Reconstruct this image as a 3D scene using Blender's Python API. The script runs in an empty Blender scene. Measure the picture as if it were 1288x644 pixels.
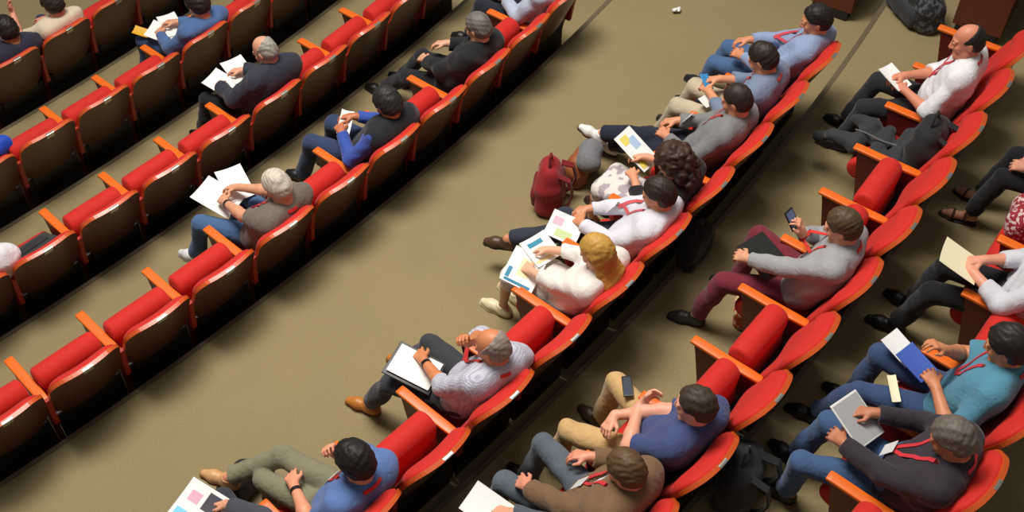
import bpy, math, random
import numpy as np
from mathutils import Vector, Matrix

sc = bpy.context.scene
COL = sc.collection
R_ = math.radians
random.seed(7)

# ------------------------------------------------------------------ helpers
def V(*a):
    return np.array(a if len(a) > 1 else a[0], float)

def nrm(v):
    v = np.asarray(v, float)
    return v / (np.linalg.norm(v) + 1e-12)

def lin(r, g, b):
    def f(c):
        c /= 255.0
        return c / 12.92 if c <= .04045 else ((c + .055) / 1.055) ** 2.4
    return (f(r), f(g), f(b))

def tag(o, label=None, cat=None, group=None, kind=None):
    if label: o['label'] = label
    if cat: o['category'] = cat
    if group: o['group'] = group
    if kind: o['kind'] = kind
    return o

def link(name, me, mat=None, parent=None):
    o = bpy.data.objects.new(name, me)
    COL.objects.link(o)
    if mat is not None and me is not None and not me.materials:
        me.materials.append(mat)
    if parent is not None:
        o.parent = parent
    return o

def empty(name, loc=(0, 0, 0), rz=0.0):
    o = bpy.data.objects.new(name, None)
    o.empty_display_size = .1
    COL.objects.link(o)
    o.location = loc
    o.rotation_euler = (0, 0, rz)
    return o

def mesh_np(name, verts, quads, smooth=True):
    me = bpy.data.meshes.new(name)
    verts = np.asarray(verts, np.float32); quads = np.asarray(quads, np.int32)
    n, m = len(verts), len(quads)
    me.vertices.add(n); me.vertices.foreach_set('co', verts.ravel())
    me.loops.add(m * 4); me.loops.foreach_set('vertex_index', quads.ravel())
    me.polygons.add(m)
    me.polygons.foreach_set('loop_start', np.arange(0, m * 4, 4, dtype=np.int32))
    me.polygons.foreach_set('loop_total', np.full(m, 4, np.int32))
    me.polygons.foreach_set('use_smooth', np.full(m, smooth, bool))
    me.update(calc_edges=True)
    return me

class MB:
    """collects polygons for one mesh"""
    def __init__(s):
        s.v = []; s.f = []
    def add(s, vs, fs):
        b = len(s.v)
        s.v += [tuple(float(c) for c in v) for v in vs]
        s.f += [tuple(i + b for i in f) for f in fs]
        return s
    def box(s, x0, x1, y0, y1, z0, z1, bev=0.0):
        if bev <= 0:
            v = [(x, y, z) for x in (x0, x1) for y in (y0, y1) for z in (z0, z1)]
            return s.add(v, [(0, 1, 3, 2), (4, 6, 7, 5), (0, 4, 5, 1), (2, 3, 7, 6), (0, 2, 6, 4), (1, 5, 7, 3)])
        # profile in yz with rounded corners, extruded along x, plus chamfered ends
        pts = rrect(y0, y1, z0, z1, bev, 4)
        ins = rrect(y0 + bev * .6, y1 - bev * .6, z0 + bev * .6, z1 - bev * .6, bev * .5, 4)
        return s.loft([[(x0, p[0], p[1]) for p in ins], [(x0 + bev * .6, p[0], p[1]) for p in pts],
                       [(x1 - bev * .6, p[0], p[1]) for p in pts], [(x1, p[0], p[1]) for p in ins]])
    def loft(s, rings, cap=True, closed=True):
        n = len(rings[0]); vs = [p for r in rings for p in r]; fs = []
        for a in range(len(rings) - 1):
            for i in range(n if closed else n - 1):
                j = (i + 1) % n
                fs.append((a * n + i, a * n + j, (a + 1) * n + j, (a + 1) * n + i))
        if cap and closed:
            fs.append(tuple(range(n - 1, -1, -1)))
            fs.append(tuple((len(rings) - 1) * n + i for i in range(n)))
        return s.add(vs, fs)
    def tube(s, pts, r, n=8):
        pts = [V(p) for p in pts]; rings = []
        t0 = nrm(pts[1] - pts[0]); u = nrm(np.cross(t0, V(.31, .17, .93)))
        for i, p in enumerate(pts):
            t = nrm(pts[min(i + 1, len(pts) - 1)] - pts[max(i - 1, 0)])
            u = nrm(u - t * (u @ t)); w = np.cross(t, u)
            rr = r[i] if isinstance(r, (list, tuple)) else r
            rings.append([p + rr * (math.cos(a) * u + math.sin(a) * w) for a in [2 * math.pi * k / n for k in range(n)]])
        return s.loft(rings)
    def ribbon(s, pts, nors, w, th):
        """flat strap following pts"""
        rings = []
        pts = [V(p) for p in pts]
        for i, p in enumerate(pts):
            t = nrm(pts[min(i + 1, len(pts) - 1)] - pts[max(i - 1, 0)])
            n = nrm(V(nors[i])); b = nrm(np.cross(t, n)); n = np.cross(b, t)
            rings.append([p + b * w / 2 + n * th / 2, p - b * w / 2 + n * th / 2, p - b * w / 2 - n * th / 2, p + b * w / 2 - n * th / 2])
        return s.loft(rings)
    def mesh(s, name, smooth=False):
        me = bpy.data.meshes.new(name)
        me.from_pydata(s.v, [], s.f)
        me.validate()
        import bmesh
        bm = bmesh.new(); bm.from_mesh(me)
        bmesh.ops.recalc_face_normals(bm, faces=bm.faces)
        if smooth:
            for f in bm.faces: f.smooth = True
            for e in bm.edges:
                if len(e.link_faces) == 2 and e.calc_face_angle(0) > R_(38): e.smooth = False
        bm.to_mesh(me); bm.free()
        return me
    def build(s, name, mat, parent=None, smooth=True):
        return link(name, s.mesh(name, smooth), mat, parent)

def rrect(a0, a1, b0, b1, r, n=4):
    pts = []
    for (ca, cb, st) in ((a1 - r, b1 - r, 0), (a0 + r, b1 - r, 90), (a0 + r, b0 + r, 180), (a1 - r, b0 + r, 270)):
        for k in range(n + 1):
            t = R_(st + 90 * k / n)
            pts.append((ca + r * math.cos(t), cb + r * math.sin(t)))
    return pts

# ------------------------------------------------------------------ materials
MATS = {}
def _nodes(name):
    m = bpy.data.materials.new(name); m.use_nodes = True
    nt = m.node_tree
    return m, nt, nt.nodes, nt.links, nt.nodes['Principled BSDF']

def cloth(col, pattern=None, col2=None, rough=.85, scale=60, name='cloth', sheen=.15, bump=.25):
    key = ('c', col, pattern, col2, rough, scale)
    if key in MATS: return MATS[key]
    m, nt, N, L, b = _nodes(name)
    c = lin(*col)
    tc = N.new('ShaderNodeTexCoord')
    no = N.new('ShaderNodeTexNoise'); no.inputs['Scale'].default_value = 9; no.inputs['Detail'].default_value = 5
    L.new(tc.outputs['Object'], no.inputs['Vector'])
    ramp = N.new('ShaderNodeMixRGB'); ramp.blend_type = 'MIX'
    ramp.inputs[1].default_value = (*[x * .86 for x in c], 1); ramp.inputs[2].default_value = (*[min(1, x * 1.1) for x in c], 1)
    L.new(no.outputs['Fac'], ramp.inputs[0])
    out = ramp.outputs[0]
    if pattern:
        c2 = lin(*(col2 or (255, 255, 255)))
        mix = N.new('ShaderNodeMixRGB'); mix.inputs[2].default_value = (*c2, 1)
        L.new(out, mix.inputs[1])
        if pattern in ('stripe', 'vstripe', 'check'):
            w = N.new('ShaderNodeTexWave'); w.wave_type = 'BANDS'
            w.bands_direction = 'X' if pattern != 'stripe' else 'Z'
            w.inputs['Scale'].default_value = scale; w.inputs['Distortion'].default_value = .3
            L.new(tc.outputs['Object'], w.inputs['Vector'])
            cr = N.new('ShaderNodeValToRGB'); cr.color_ramp.elements[0].position = .55; cr.color_ramp.elements[1].position = .62
            L.new(w.outputs['Fac'], cr.inputs[0]); f = cr.outputs[0]
            if pattern == 'check':
                w2 = N.new('ShaderNodeTexWave'); w2.bands_direction = 'Z'; w2.inputs['Scale'].default_value = scale
                L.new(tc.outputs['Object'], w2.inputs['Vector'])
                cr2 = N.new('ShaderNodeValToRGB'); cr2.color_ramp.elements[0].position = .55; cr2.color_ramp.elements[1].position = .62
                L.new(w2.outputs['Fac'], cr2.inputs[0])
                mx = N.new('ShaderNodeMath'); mx.operation = 'MAXIMUM'
                L.new(f, mx.inputs[0]); L.new(cr2.outputs[0], mx.inputs[1]); f = mx.outputs[0]
            L.new(f, mix.inputs[0])
        else:  # floral / print patches
            vo = N.new('ShaderNodeTexNoise'); vo.inputs['Scale'].default_value = scale; vo.inputs['Detail'].default_value = 1
            L.new(tc.outputs['Object'], vo.inputs['Vector'])
            cr = N.new('ShaderNodeValToRGB'); cr.color_ramp.elements[0].position = .52; cr.color_ramp.elements[1].position = .57
            L.new(vo.outputs['Fac'], cr.inputs[0]); L.new(cr.outputs[0], mix.inputs[0])
        out = mix.outputs[0]
    L.new(out, b.inputs['Base Color'])
    b.inputs['Roughness'].default_value = rough
    b.inputs['Specular IOR Level'].default_value = .2
    b.inputs['Sheen Weight'].default_value = sheen
    fi = N.new('ShaderNodeTexNoise'); fi.inputs['Scale'].default_value = 420; L.new(tc.outputs['Object'], fi.inputs['Vector'])
    bu = N.new('ShaderNodeBump'); bu.inputs['Strength'].default_value = bump; bu.inputs['Distance'].default_value = .002
    L.new(fi.outputs['Fac'], bu.inputs['Height'])
    fo = N.new('ShaderNodeTexNoise'); fo.inputs['Scale'].default_value = 16; fo.inputs['Detail'].default_value = 3; fo.inputs['Distortion'].default_value = .8
    L.new(tc.outputs['Object'], fo.inputs['Vector'])
    b2 = N.new('ShaderNodeBump'); b2.inputs['Strength'].default_value = .45 if name == 'cloth' else .08; b2.inputs['Distance'].default_value = .02
    L.new(fo.outputs['Fac'], b2.inputs['Height']); L.new(bu.outputs[0], b2.inputs['Normal']); L.new(b2.outputs[0], b.inputs['Normal'])
    MATS[key] = m
    return m

def plain(col, rough=.5, metal=0.0, spec=.5, coat=0.0, name='plain', noise=.06, nscale=30):
    key = ('p', col, rough, metal, coat, noise, nscale)
    if key in MATS: return MATS[key]
    m, nt, N, L, b = _nodes(name)
    c = lin(*col)
    tc = N.new('ShaderNodeTexCoord')
    no = N.new('ShaderNodeTexNoise'); no.inputs['Scale'].default_value = nscale; no.inputs['Detail'].default_value = 4
    L.new(tc.outputs['Object'], no.inputs['Vector'])
    mix = N.new('ShaderNodeMixRGB')
    mix.inputs[1].default_value = (*[x * (1 - noise) for x in c], 1); mix.inputs[2].default_value = (*[min(1, x * (1 + noise)) for x in c], 1)
    L.new(no.outputs['Fac'], mix.inputs[0]); L.new(mix.outputs[0], b.inputs['Base Color'])
    b.inputs['Roughness'].default_value = rough; b.inputs['Metallic'].default_value = metal
    b.inputs['Specular IOR Level'].default_value = spec; b.inputs['Coat Weight'].default_value = coat
    b.inputs['Coat Roughness'].default_value = .25
    MATS[key] = m
    return m

def wood(col, col2, rough=.35, coat=.4, sc_=(3, 60, 60), name='wood'):
    key = ('w', col, col2, rough)
    if key in MATS: return MATS[key]
    m, nt, N, L, b = _nodes(name)
    tc = N.new('ShaderNodeTexCoord'); mp = N.new('ShaderNodeMapping'); mp.inputs['Scale'].default_value = sc_
    L.new(tc.outputs['Object'], mp.inputs['Vector'])
    no = N.new('ShaderNodeTexNoise'); no.inputs['Scale'].default_value = 1.0; no.inputs['Detail'].default_value = 6
    L.new(mp.outputs[0], no.inputs['Vector'])
    mix = N.new('ShaderNodeMixRGB'); mix.inputs[1].default_value = (*lin(*col), 1); mix.inputs[2].default_value = (*lin(*col2), 1)
    L.new(no.outputs['Fac'], mix.inputs[0]); L.new(mix.outputs[0], b.inputs['Base Color'])
    b.inputs['Roughness'].default_value = rough; b.inputs['Coat Weight'].default_value = coat; b.inputs['Coat Roughness'].default_value = .3
    MATS[key] = m
    return m

def skin(col):
    key = ('s', col)
    if key in MATS: return MATS[key]
    m, nt, N, L, b = _nodes('skin')
    c = lin(*col)
    tc = N.new('ShaderNodeTexCoord'); no = N.new('ShaderNodeTexNoise'); no.inputs['Scale'].default_value = 14; no.inputs['Detail'].default_value = 4
    L.new(tc.outputs['Object'], no.inputs['Vector'])
    mix = N.new('ShaderNodeMixRGB'); mix.inputs[1].default_value = (*c, 1)
    mix.inputs[2].default_value = (min(1, c[0] * 1.04), c[1] * .86, c[2] * .82, 1)
    L.new(no.outputs['Fac'], mix.inputs[0]); L.new(mix.outputs[0], b.inputs['Base Color'])
    b.inputs['Roughness'].default_value = .5
    b.inputs['Subsurface Weight'].default_value = .12; b.inputs['Subsurface Radius'].default_value = (.012, .005, .003)
    b.inputs['Subsurface Scale'].default_value = .5
    MATS[key] = m
    return m

def hairmat(col):
    key = ('h', col)
    if key in MATS: return MATS[key]
    m, nt, N, L, b = _nodes('hair')
    c = lin(*col)
    tc = N.new('ShaderNodeTexCoord'); no = N.new('ShaderNodeTexNoise'); no.inputs['Scale'].default_value = 55; no.inputs['Detail'].default_value = 6
    L.new(tc.outputs['Object'], no.inputs['Vector'])
    mix = N.new('ShaderNodeMixRGB'); mix.inputs[1].default_value = (*[x * .55 for x in c], 1); mix.inputs[2].default_value = (*[min(1, x * 1.35) for x in c], 1)
    L.new(no.outputs['Fac'], mix.inputs[0]); L.new(mix.outputs[0], b.inputs['Base Color'])
    b.inputs['Roughness'].default_value = .55; b.inputs['Specular IOR Level'].default_value = .35
    bu = N.new('ShaderNodeBump'); bu.inputs['Strength'].default_value = .5; bu.inputs['Distance'].default_value = .006
    L.new(no.outputs['Fac'], bu.inputs['Height']); L.new(bu.outputs[0], b.inputs['Normal'])
    MATS[key] = m
    return m

def carpet():
    m, nt, N, L, b = _nodes('carpet')
    tc = N.new('ShaderNodeTexCoord')
    n1 = N.new('ShaderNodeTexNoise'); n1.inputs['Scale'].default_value = 1.3; n1.inputs['Detail'].default_value = 5
    n2 = N.new('ShaderNodeTexNoise'); n2.inputs['Scale'].default_value = 90; n2.inputs['Detail'].default_value = 3
    L.new(tc.outputs['Object'], n1.inputs['Vector']); L.new(tc.outputs['Object'], n2.inputs['Vector'])
    a = N.new('ShaderNodeMixRGB'); a.inputs[1].default_value = (*lin(149, 134, 99), 1); a.inputs[2].default_value = (*lin(166, 149, 110), 1)
    L.new(n1.outputs['Fac'], a.inputs[0])
    c = N.new('ShaderNodeMixRGB'); c.blend_type = 'MULTIPLY'; c.inputs[0].default_value = .35
    L.new(a.outputs[0], c.inputs[1]); L.new(n2.outputs['Fac'], c.inputs[2])
    L.new(c.outputs[0], b.inputs['Base Color'])
    b.inputs['Roughness'].default_value = .95; b.inputs['Specular IOR Level'].default_value = .1
    bu = N.new('ShaderNodeBump'); bu.inputs['Strength'].default_value = .4; bu.inputs['Distance'].default_value = .004
    L.new(n2.outputs['Fac'], bu.inputs['Height']); L.new(bu.outputs[0], b.inputs['Normal'])
    return m

M_CARPET = carpet()
M_ARM = wood((238, 116, 22), (220, 94, 12), rough=.42, coat=.15, sc_=(60, 4, 60))
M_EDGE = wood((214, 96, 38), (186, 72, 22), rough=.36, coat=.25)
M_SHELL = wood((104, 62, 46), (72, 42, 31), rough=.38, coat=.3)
M_SIDE = wood((112, 30, 26), (84, 20, 18), rough=.5, coat=.1)
M_RED = cloth((200, 43, 35), rough=.7, name='red_upholstery', sheen=.08, bump=.2)
M_METAL = plain((190, 190, 188), rough=.32, metal=.9, name='satin_metal')
M_STAY = wood((176, 52, 28), (150, 36, 20), rough=.45, coat=.1)
M_NOSE = plain((108, 95, 74), rough=.5, metal=.1, name='edge_strip')
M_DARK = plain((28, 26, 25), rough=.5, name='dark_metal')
M_PANEL = wood((112, 50, 30), (86, 36, 20), rough=.5, coat=.1)

# ------------------------------------------------------------------ camera (fitted to the armrests of the photograph)
CH, CP, CF, CR = 7.1341, 49.3663, 1483.98, -0.4075
CX, CY = -22.858, 24.7015
pp, ro = R_(CP), R_(CR)
fw = V(0, math.cos(pp), -math.sin(pp)); rt = V(1, 0, 0); up = np.cross(rt, fw)
r2 = rt * math.cos(ro) + up * math.sin(ro); u2 = -rt * math.sin(ro) + up * math.cos(ro)
cam = bpy.data.cameras.new('camera'); co = bpy.data.objects.new('camera', cam); COL.objects.link(co)
co.matrix_world = Matrix(((r2[0], u2[0], -fw[0], 0), (r2[1], u2[1], -fw[1], 0), (r2[2], u2[2], -fw[2], CH), (0, 0, 0, 1)))
cam.sensor_fit = 'HORIZONTAL'; cam.sensor_width = 36; cam.lens = CF / 1288 * 36
cam.clip_end = 200
sc.camera = co

# ------------------------------------------------------------------ seating geometry: concentric rows around the stage
W = .55
ROW = {  # radius of the armrest tips, angle of armrest 0 (deg), tier height
    'A': (27.8946, 135.8272 + .0, 0.0), 'B': (26.5347, 133.7829, -.2946), 'C': (25.235, 132.1018, -.5139),
    'D': (23.8892, 131.0174, -.7639), 'P': (30.1592, 134.8596, .3003), 'Q': (31.4018, 130.1627, .5058), 'R': (32.6086, 131.1104, .8611)}

def frame(r, s):
    Rr, ph, z = ROW[r]
    a = R_(ph) - (s + .5) * W / Rr
    Rc = Rr + .30
    o = V(CX + Rc * math.sin(a), CY + Rc * math.cos(a), z)
    fy = V(-math.sin(a), -math.cos(a), 0); fx = V(fy[1], -fy[0], 0)
    return o, fx, fy, math.atan2(fx[1], fx[0])

def place(o, r, s):
    c, fx, fy, rz = frame(r, s)
    o.location = c; o.rotation_euler = (0, 0, rz)
    return o

# ------------------------------------------------------------------ the tiers
def arc_pts(R, a0, a1, n, z):
    return [(CX + R * math.sin(R_(a)), CY + R * math.cos(R_(a)), z) for a in [a0 + (a1 - a0) * i / n for i in range(n + 1)]]

RISER = .585      # riser line behind the armrest tips
def build_floor():
    order = ['D', 'C', 'B', 'A', 'P', 'Q', 'R']
    a0, a1, n = 105.0, 162.0, 90
    inner = 19.0
    tn = 0
    for i, r in enumerate(order):
        z = ROW[r][2]
        outer = ROW[r][0] + RISER if r != 'R' else 38.0
        m = MB()
        rings = []
        zl = z if i == 0 else ROW[order[i - 1]][2] - .02
        if i == 0: zl = z - .05
        rings.append(arc_pts(inner, a0, a1, n, zl))
        rings.append(arc_pts(inner, a0, a1, n, z))
        rings.append(arc_pts(outer, a0, a1, n, z))
        rings.append(arc_pts(outer, a0, a1, n, z - .05))
        m.loft(rings, cap=False, closed=False)
        o = m.build('floor' if i == 0 else 'floor', M_CARPET, smooth=False)
        tag(o, kind='structure')
        if i > 0:   # metal edge strip on each step
            tn += 1
            t = MB()
            prof = [(-.035, .0), (-.035, .004), (.0, .006), (.006, .0), (.006, -.05), (.001, -.05)]
            # strip on the front edge of this tier (towards the stage)
            rr = inner
            t.loft([[ (CX + (rr - dx) * math.sin(R_(a)), CY + (rr - dx) * math.cos(R_(a)), z + dz + .001) for dx, dz in prof]
                    for a in [a0 + (a1 - a0) * k / n for k in range(n + 1)]])
            o = t.build('trim_%d' % tn, M_NOSE, smooth=True); tag(o, kind='structure')
        inner = outer
build_floor()

# ------------------------------------------------------------------ seat prototypes
def seat_pan_mesh():
    # profile (y,z): padded pan with rolled front nose, when lowered
    prof = []
    top = [(-.10, .415), (-.03, .425), (.06, .425), (.12, .43), (.175, .443)]
    prof += top
    for k in range(0, 13):
        t = R_(105 - 200 * k / 12)
        prof.append((.25 + .088 * math.cos(t) , .366 + .088 * math.sin(t)))
    prof += [(.2, .292), (.14, .315), (.05, .325), (-.06, .335), (-.10, .355), (-.115, .39)]
    m = MB()
    xs = [-.236, -.233, -.226, -.21, -.12, 0, .12, .21, .226, .233, .236]; ins = [.04, .022, .009, .002, 0, 0, 0, .002, .009, .022, .04]
    cy = sum(p[0] for p in prof) / len(prof); cz = sum(p[1] for p in prof) / len(prof)
    def shr(p, d):
        v = V(p[0] - cy, p[1] - cz); l = np.linalg.norm(v); v = v * (1 - d / max(l, .03))
        return (cy + v[0], cz + v[1])
    m.loft([[(x, *shr(p, d)) for p in prof] for x, d in zip(xs, ins)])
    return m.mesh('seat_cushion', True)

def seat_board_mesh():
    m = MB()
    m.box(-.225, .225, -.09, .16, .300, .318, .006)
    return m.mesh('seat_board', True)

BW, BZ0, BZ1 = .260, .40, .985
def back_y(z):            # y of the shell's middle surface
    return -.125 - (z - .36) * .44
def back_outline(u, w, z0, z1, rb, rt_):
    x = abs(u) * w
    def c(r):
        d = x - (w - r)
        return r - math.sqrt(max(r * r - d * d, 0)) if d > 0 else 0
    crown = .022 * (1 - u * u)
    return z0 + c(rb) * .95, z1 - .022 - c(rt_) * .95 + crown
def back_surface(w, z0, z1, rb, rt_, front, back, nu=25, nv=21, pillow=0.0):
    """closed curved panel; front/back = offsets from the middle surface"""
    us = [math.sin(math.pi * (i / (nu - 1) - .5)) for i in range(nu)]
    F = []; B = []
    for u in us:
        a, b = back_outline(u, w, z0, z1, rb, rt_)
        colF = []; colB = []
        for j in range(nv):
            v = .5 - .5 * math.cos(math.pi * j / (nv - 1))
            z = a + (b - a) * v; x = u * w
            yc = back_y(z) - .045 * (1 - u * u) + .012
            pf = front
            if pillow:
                e = min((1 - abs(u) ** 5), 1) * min(1 - abs(2 * v - 1) ** 5, 1)
                pf = front - pillow + pillow * max(e, 0) ** .6
                pf += .016 * math.exp(-((v - .80) / .10) ** 2) * e - .014 * math.exp(-((v - .64) / .035) ** 2) * e
            colF.append((x, yc + pf, z + pf * .35)); colB.append((x, yc + back, z + back * .35))
        F.append(colF); B.append(colB)
    m = MB()
    vs = []; fs = []
    for S in (F, B):
        for c in S: vs += c
    o = nu * nv
    for i in range(nu - 1):
        for j in range(nv - 1):
            a = i * nv + j
            fs.append((a, a + nv, a + nv + 1, a + 1)); fs.append((o + a, o + a + 1, o + a + nv + 1, o + a + nv))
    edge = []
    per = [(i, 0) for i in range(nu)] + [(nu - 1, j) for j in range(1, nv)] + [(i, nv - 1) for i in range(nu - 2, -1, -1)] + [(0, j) for j in range(nv - 2, 0, -1)]
    idx = [i * nv + j for i, j in per]
    for k in range(len(idx)):
        a, b = idx[k], idx[(k + 1) % len(idx)]
        edge.append((b, a, o + a, o + b))
    return vs, fs, edge

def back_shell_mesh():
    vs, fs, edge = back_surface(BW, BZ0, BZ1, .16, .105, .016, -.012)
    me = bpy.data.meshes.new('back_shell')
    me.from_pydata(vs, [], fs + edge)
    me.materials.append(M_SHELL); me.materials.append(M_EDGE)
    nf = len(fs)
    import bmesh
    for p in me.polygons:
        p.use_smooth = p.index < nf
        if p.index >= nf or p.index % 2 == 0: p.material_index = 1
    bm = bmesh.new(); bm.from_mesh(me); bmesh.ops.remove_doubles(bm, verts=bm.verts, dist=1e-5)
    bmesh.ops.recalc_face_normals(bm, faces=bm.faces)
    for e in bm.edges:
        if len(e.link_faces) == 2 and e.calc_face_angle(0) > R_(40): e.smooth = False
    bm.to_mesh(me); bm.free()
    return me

def back_cushion_mesh():
    vs, fs, edge = back_surface(BW - .014, BZ0 + .04, BZ1 - .014, .13, .095, .068, .014, nv=41, pillow=.045)
    m = MB(); m.add(vs, fs + edge)
    return m.mesh('backrest', True)

def plate_mesh():
    m = MB()
    z = BZ1 - .026; 
    rings = []
    for x in (-.035, -.02, 0, .02, .035):
        u = x / BW
        yb = back_y(z) - .045 * (1 - u * u) + .012 - .012
        q = [(-.001, -.022), (-.001, .0225), (.002, .0255), (.024, .0265), (.024, .0245), (.003, .0235), (.001, -.022)]
        q = [(-.003, -.03), (-.003, .02), (-.001, .026), (.004, .0285), (.022, .0285), (.022, .0265), (.005, .026), (.0015, .02), (.0015, -.03)]
        rings.append([(x, yb + a + (-.44 * b), z + b) for a, b in q])
    m.loft(rings)
    return m.mesh('number_plate', True)

def arm_mesh():
    m = MB(); x = -W / 2
    rings = []
    for (y, w, t) in ((-.20, .022, .010), (-.19, .031, .013), (-.10, .034, .014), (.1, .034, .014), (.27, .034, .014), (.297, .033, .012), (.303, .030, .008)):
        zc = .622 + (.006 if y > .2 else 0)
        rings.append([(x + a, y, zc + b) for a, b in rrect(-w, w, -t, t, min(w, t) * .6, 3)])
    m.loft(rings)
    return m.mesh('armrest', True)

def side_mesh():
    m = MB(); x = -W / 2
    prof = [(-.17, .606), (.275, .606), (.262, .55), (.235, .40), (.20, .20), (.185, .0), (-.10, .0), (-.10, .22), (-.15, .45), (-.24, .62), (-.29, .72), (-.325, .72), (-.30, .62), (-.215, .50), (-.19, .56)]
    prof = [(-.17, .606), (.275, .606), (.262, .55), (.235, .40), (.20, .20), (.185, .0), (-.11, .0), (-.12, .25), (-.16, .42), (-.19, .50), (-.19, .58)]
    m.loft([[(x + dx, *p) for p in pr] for dx, pr in ((-.021, prof), (.021, prof))])
    return m.mesh('side_panel', False)

def under_mesh():      # dark boxes added under the hinge to blacken the shaded gap
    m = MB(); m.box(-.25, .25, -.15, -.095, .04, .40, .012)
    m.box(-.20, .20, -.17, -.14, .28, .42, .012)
    return m.mesh('shade_box', True)

def brace_mesh():      # bent wood stay that runs up behind the armrest, between two backs
    m = MB(); x = -W / 2
    prof = [(-.165, .40), (-.150, .50), (-.19, .60), (-.255, .74), (-.285, .74), (-.245, .58), (-.215, .40)]
    m.loft([[(x - .017, *p) for p in prof], [(x + .017, *p) for p in prof]])
    return m.mesh('back_stay', False)

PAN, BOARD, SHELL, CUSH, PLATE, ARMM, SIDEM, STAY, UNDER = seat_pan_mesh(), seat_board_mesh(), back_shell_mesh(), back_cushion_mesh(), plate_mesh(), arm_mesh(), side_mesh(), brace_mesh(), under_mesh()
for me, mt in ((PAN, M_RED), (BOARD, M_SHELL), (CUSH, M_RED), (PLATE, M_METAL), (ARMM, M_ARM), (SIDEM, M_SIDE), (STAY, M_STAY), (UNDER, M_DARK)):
    me.materials.append(mt)

HINGE = Vector((0, -.03, .36))
def fold(o, ang):
    Mx = Matrix.Translation(HINGE) @ Matrix.Rotation(R_(ang), 4, 'X') @ Matrix.Translation(-HINGE)
    o.matrix_local = Mx

def seat(r, s, label, down=False, last=False, group=None):
    assert len(label.split()) <= 16, label
    c, fx, fy, rz = frame(r, s)
    root = empty('auditorium_seat', c, rz)
    tag(root, label, 'seat', group)
    pan = link('seat_cushion', PAN, None, root); bd = link('seat_board', BOARD, None, pan)
    if not down: fold(pan, 84 + random.uniform(-2.5, 2.5))
    link('back_shell', SHELL, None, root); link('backrest', CUSH, None, root); link('number_plate', PLATE, None, root); link('shade_box', UNDER, None, root)
    link('armrest', ARMM, None, root); link('side_panel', SIDEM, None, root); link('back_stay', STAY, None, root)
    if last:
        for me, nm in ((ARMM, 'armrest'), (SIDEM, 'side_panel'), (STAY, 'back_stay')):
            q = link(nm, me, None, root); q.location = (W, 0, 0)
    return root

ROWN = {'A': 'left aisle-side row', 'B': 'second row left of aisle', 'C': 'third row left of aisle', 'D': 'top-left row',
        'P': 'right aisle-side row', 'Q': 'second row right of aisle', 'R': 'right-edge row'}
SEATS = {
 'A': {-1: ('E', 'cut by the left edge'), 0: ('E', 'first whole one from the left edge'), 1: ('E', 'second whole one from the left edge'),
       2: ('E', 'just left of the man in the taupe shirt'), 3: ('O', 'under the white-haired man in the taupe shirt'),
       4: ('E', 'just right of the white-haired man in taupe'), 5: ('O', 'under the person with bright blue sleeves'),
       6: ('E', 'just left of the man in the black suit'), 7: ('O', 'under the grey-haired man in the black suit'),
       8: ('E', 'just right of the man in the black suit'), 9: ('O', 'under the person cut off by the top edge')},
 'B': {-2: ('O', 'under the person cut by the left edge'), -1: ('D', 'with a black laptop bag on it'), 0: ('E', 'just right of the black laptop bag'),
       1: ('E', 'second right of the black laptop bag'), 2: ('E', 'just left of the man in the dark suit'), 3: ('O', 'under the balding man in the dark suit'),
       4: ('E', 'just right of the man in the dark suit'), 5: ('E', 'second right of the man in the dark suit'),
       6: ('E', 'third right of the man in the dark suit'), 7: ('E', 'fourth right of the man in the dark suit')},
 'C': {-2: ('E', 'with a small blue bag on it'), -1: ('E', 'just right of the small blue bag'), 0: ('E', 'second left of the person in denim blue'),
       1: ('E', 'just left of the person in denim blue'), 2: ('O', 'under the person in the denim blue shirt'), 3: ('E', 'just right of the person in denim blue'),
       4: ('E', 'second right of the person in denim blue'), 5: ('E', 'third right of the person in denim blue')},
 'D': {-2: ('E', 'at the left edge'), -1: ('O', 'under the person in dark navy'), 0: ('O', 'under the woman in the cream top'), 1: ('E', 'just right of the woman in cream'), 2: ('E', 'second right of the woman in cream'),
       3: ('E', 'third right of the woman in cream'), 4: ('E', 'fourth right of the woman in cream')},
 'P': {-1: ('O', 'under the magazine reader at the bottom edge'), 0: ('O', 'under the man in olive trousers'), 1: ('E', 'just right of the man in olive trousers'),
       2: ('O', 'under the man in the checked white shirt'), 3: ('E', 'just left of the blonde woman'), 4: ('O', 'under the blonde woman'),
       5: ('O', 'under the man in the white shirt and navy trousers'), 6: ('O', 'under the curly-haired woman'), 7: ('O', 'under the man with white sneakers'),
       8: ('O', 'under the man in beige trousers'), 9: ('O', 'at its top end, under a man in light blue')},
 'Q': {-4: ('O', 'under the reader cut by the bottom edge'), -3: ('O', 'under the man in the brown jacket'), -2: ('O', 'under the man in the navy shirt'),
       -1: ('E', 'just right of the man in navy'), 0: ('E', 'just left of the man in burgundy trousers'), 1: ('O', 'under the man in burgundy trousers'),
       2: ('E', 'just right of the man in burgundy trousers'), 3: ('E', 'just left of the seat with a black backpack'), 4: ('D', 'with a black backpack on it'),
       5: ('O', 'under the balding man in the white shirt'), 6: ('E', 'at its top end')},
 'R': {-1: ('E', 'at the bottom edge'), 0: ('O', 'under the man in the plum shirt'), 1: ('O', 'under the person in the teal shirt'), 2: ('E', 'just right of the person in teal'),
       3: ('O', 'under the person in the white shirt'), 4: ('D', 'with a red patterned bag on it'), 5: ('O', 'under the person in black')},
}
for r, d in SEATS.items():
    ks = sorted(d)
    for s in ks:
        st, txt = d[s]
        pre = {'E': 'folded red seat', 'O': 'red seat', 'D': 'lowered red seat'}[st]
        seat(r, s, ('%s, %s, %s' % (pre, ROWN[r], txt)).replace(' the ', ' '), down=(st != 'E'), last=(s == ks[-1]))

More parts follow.
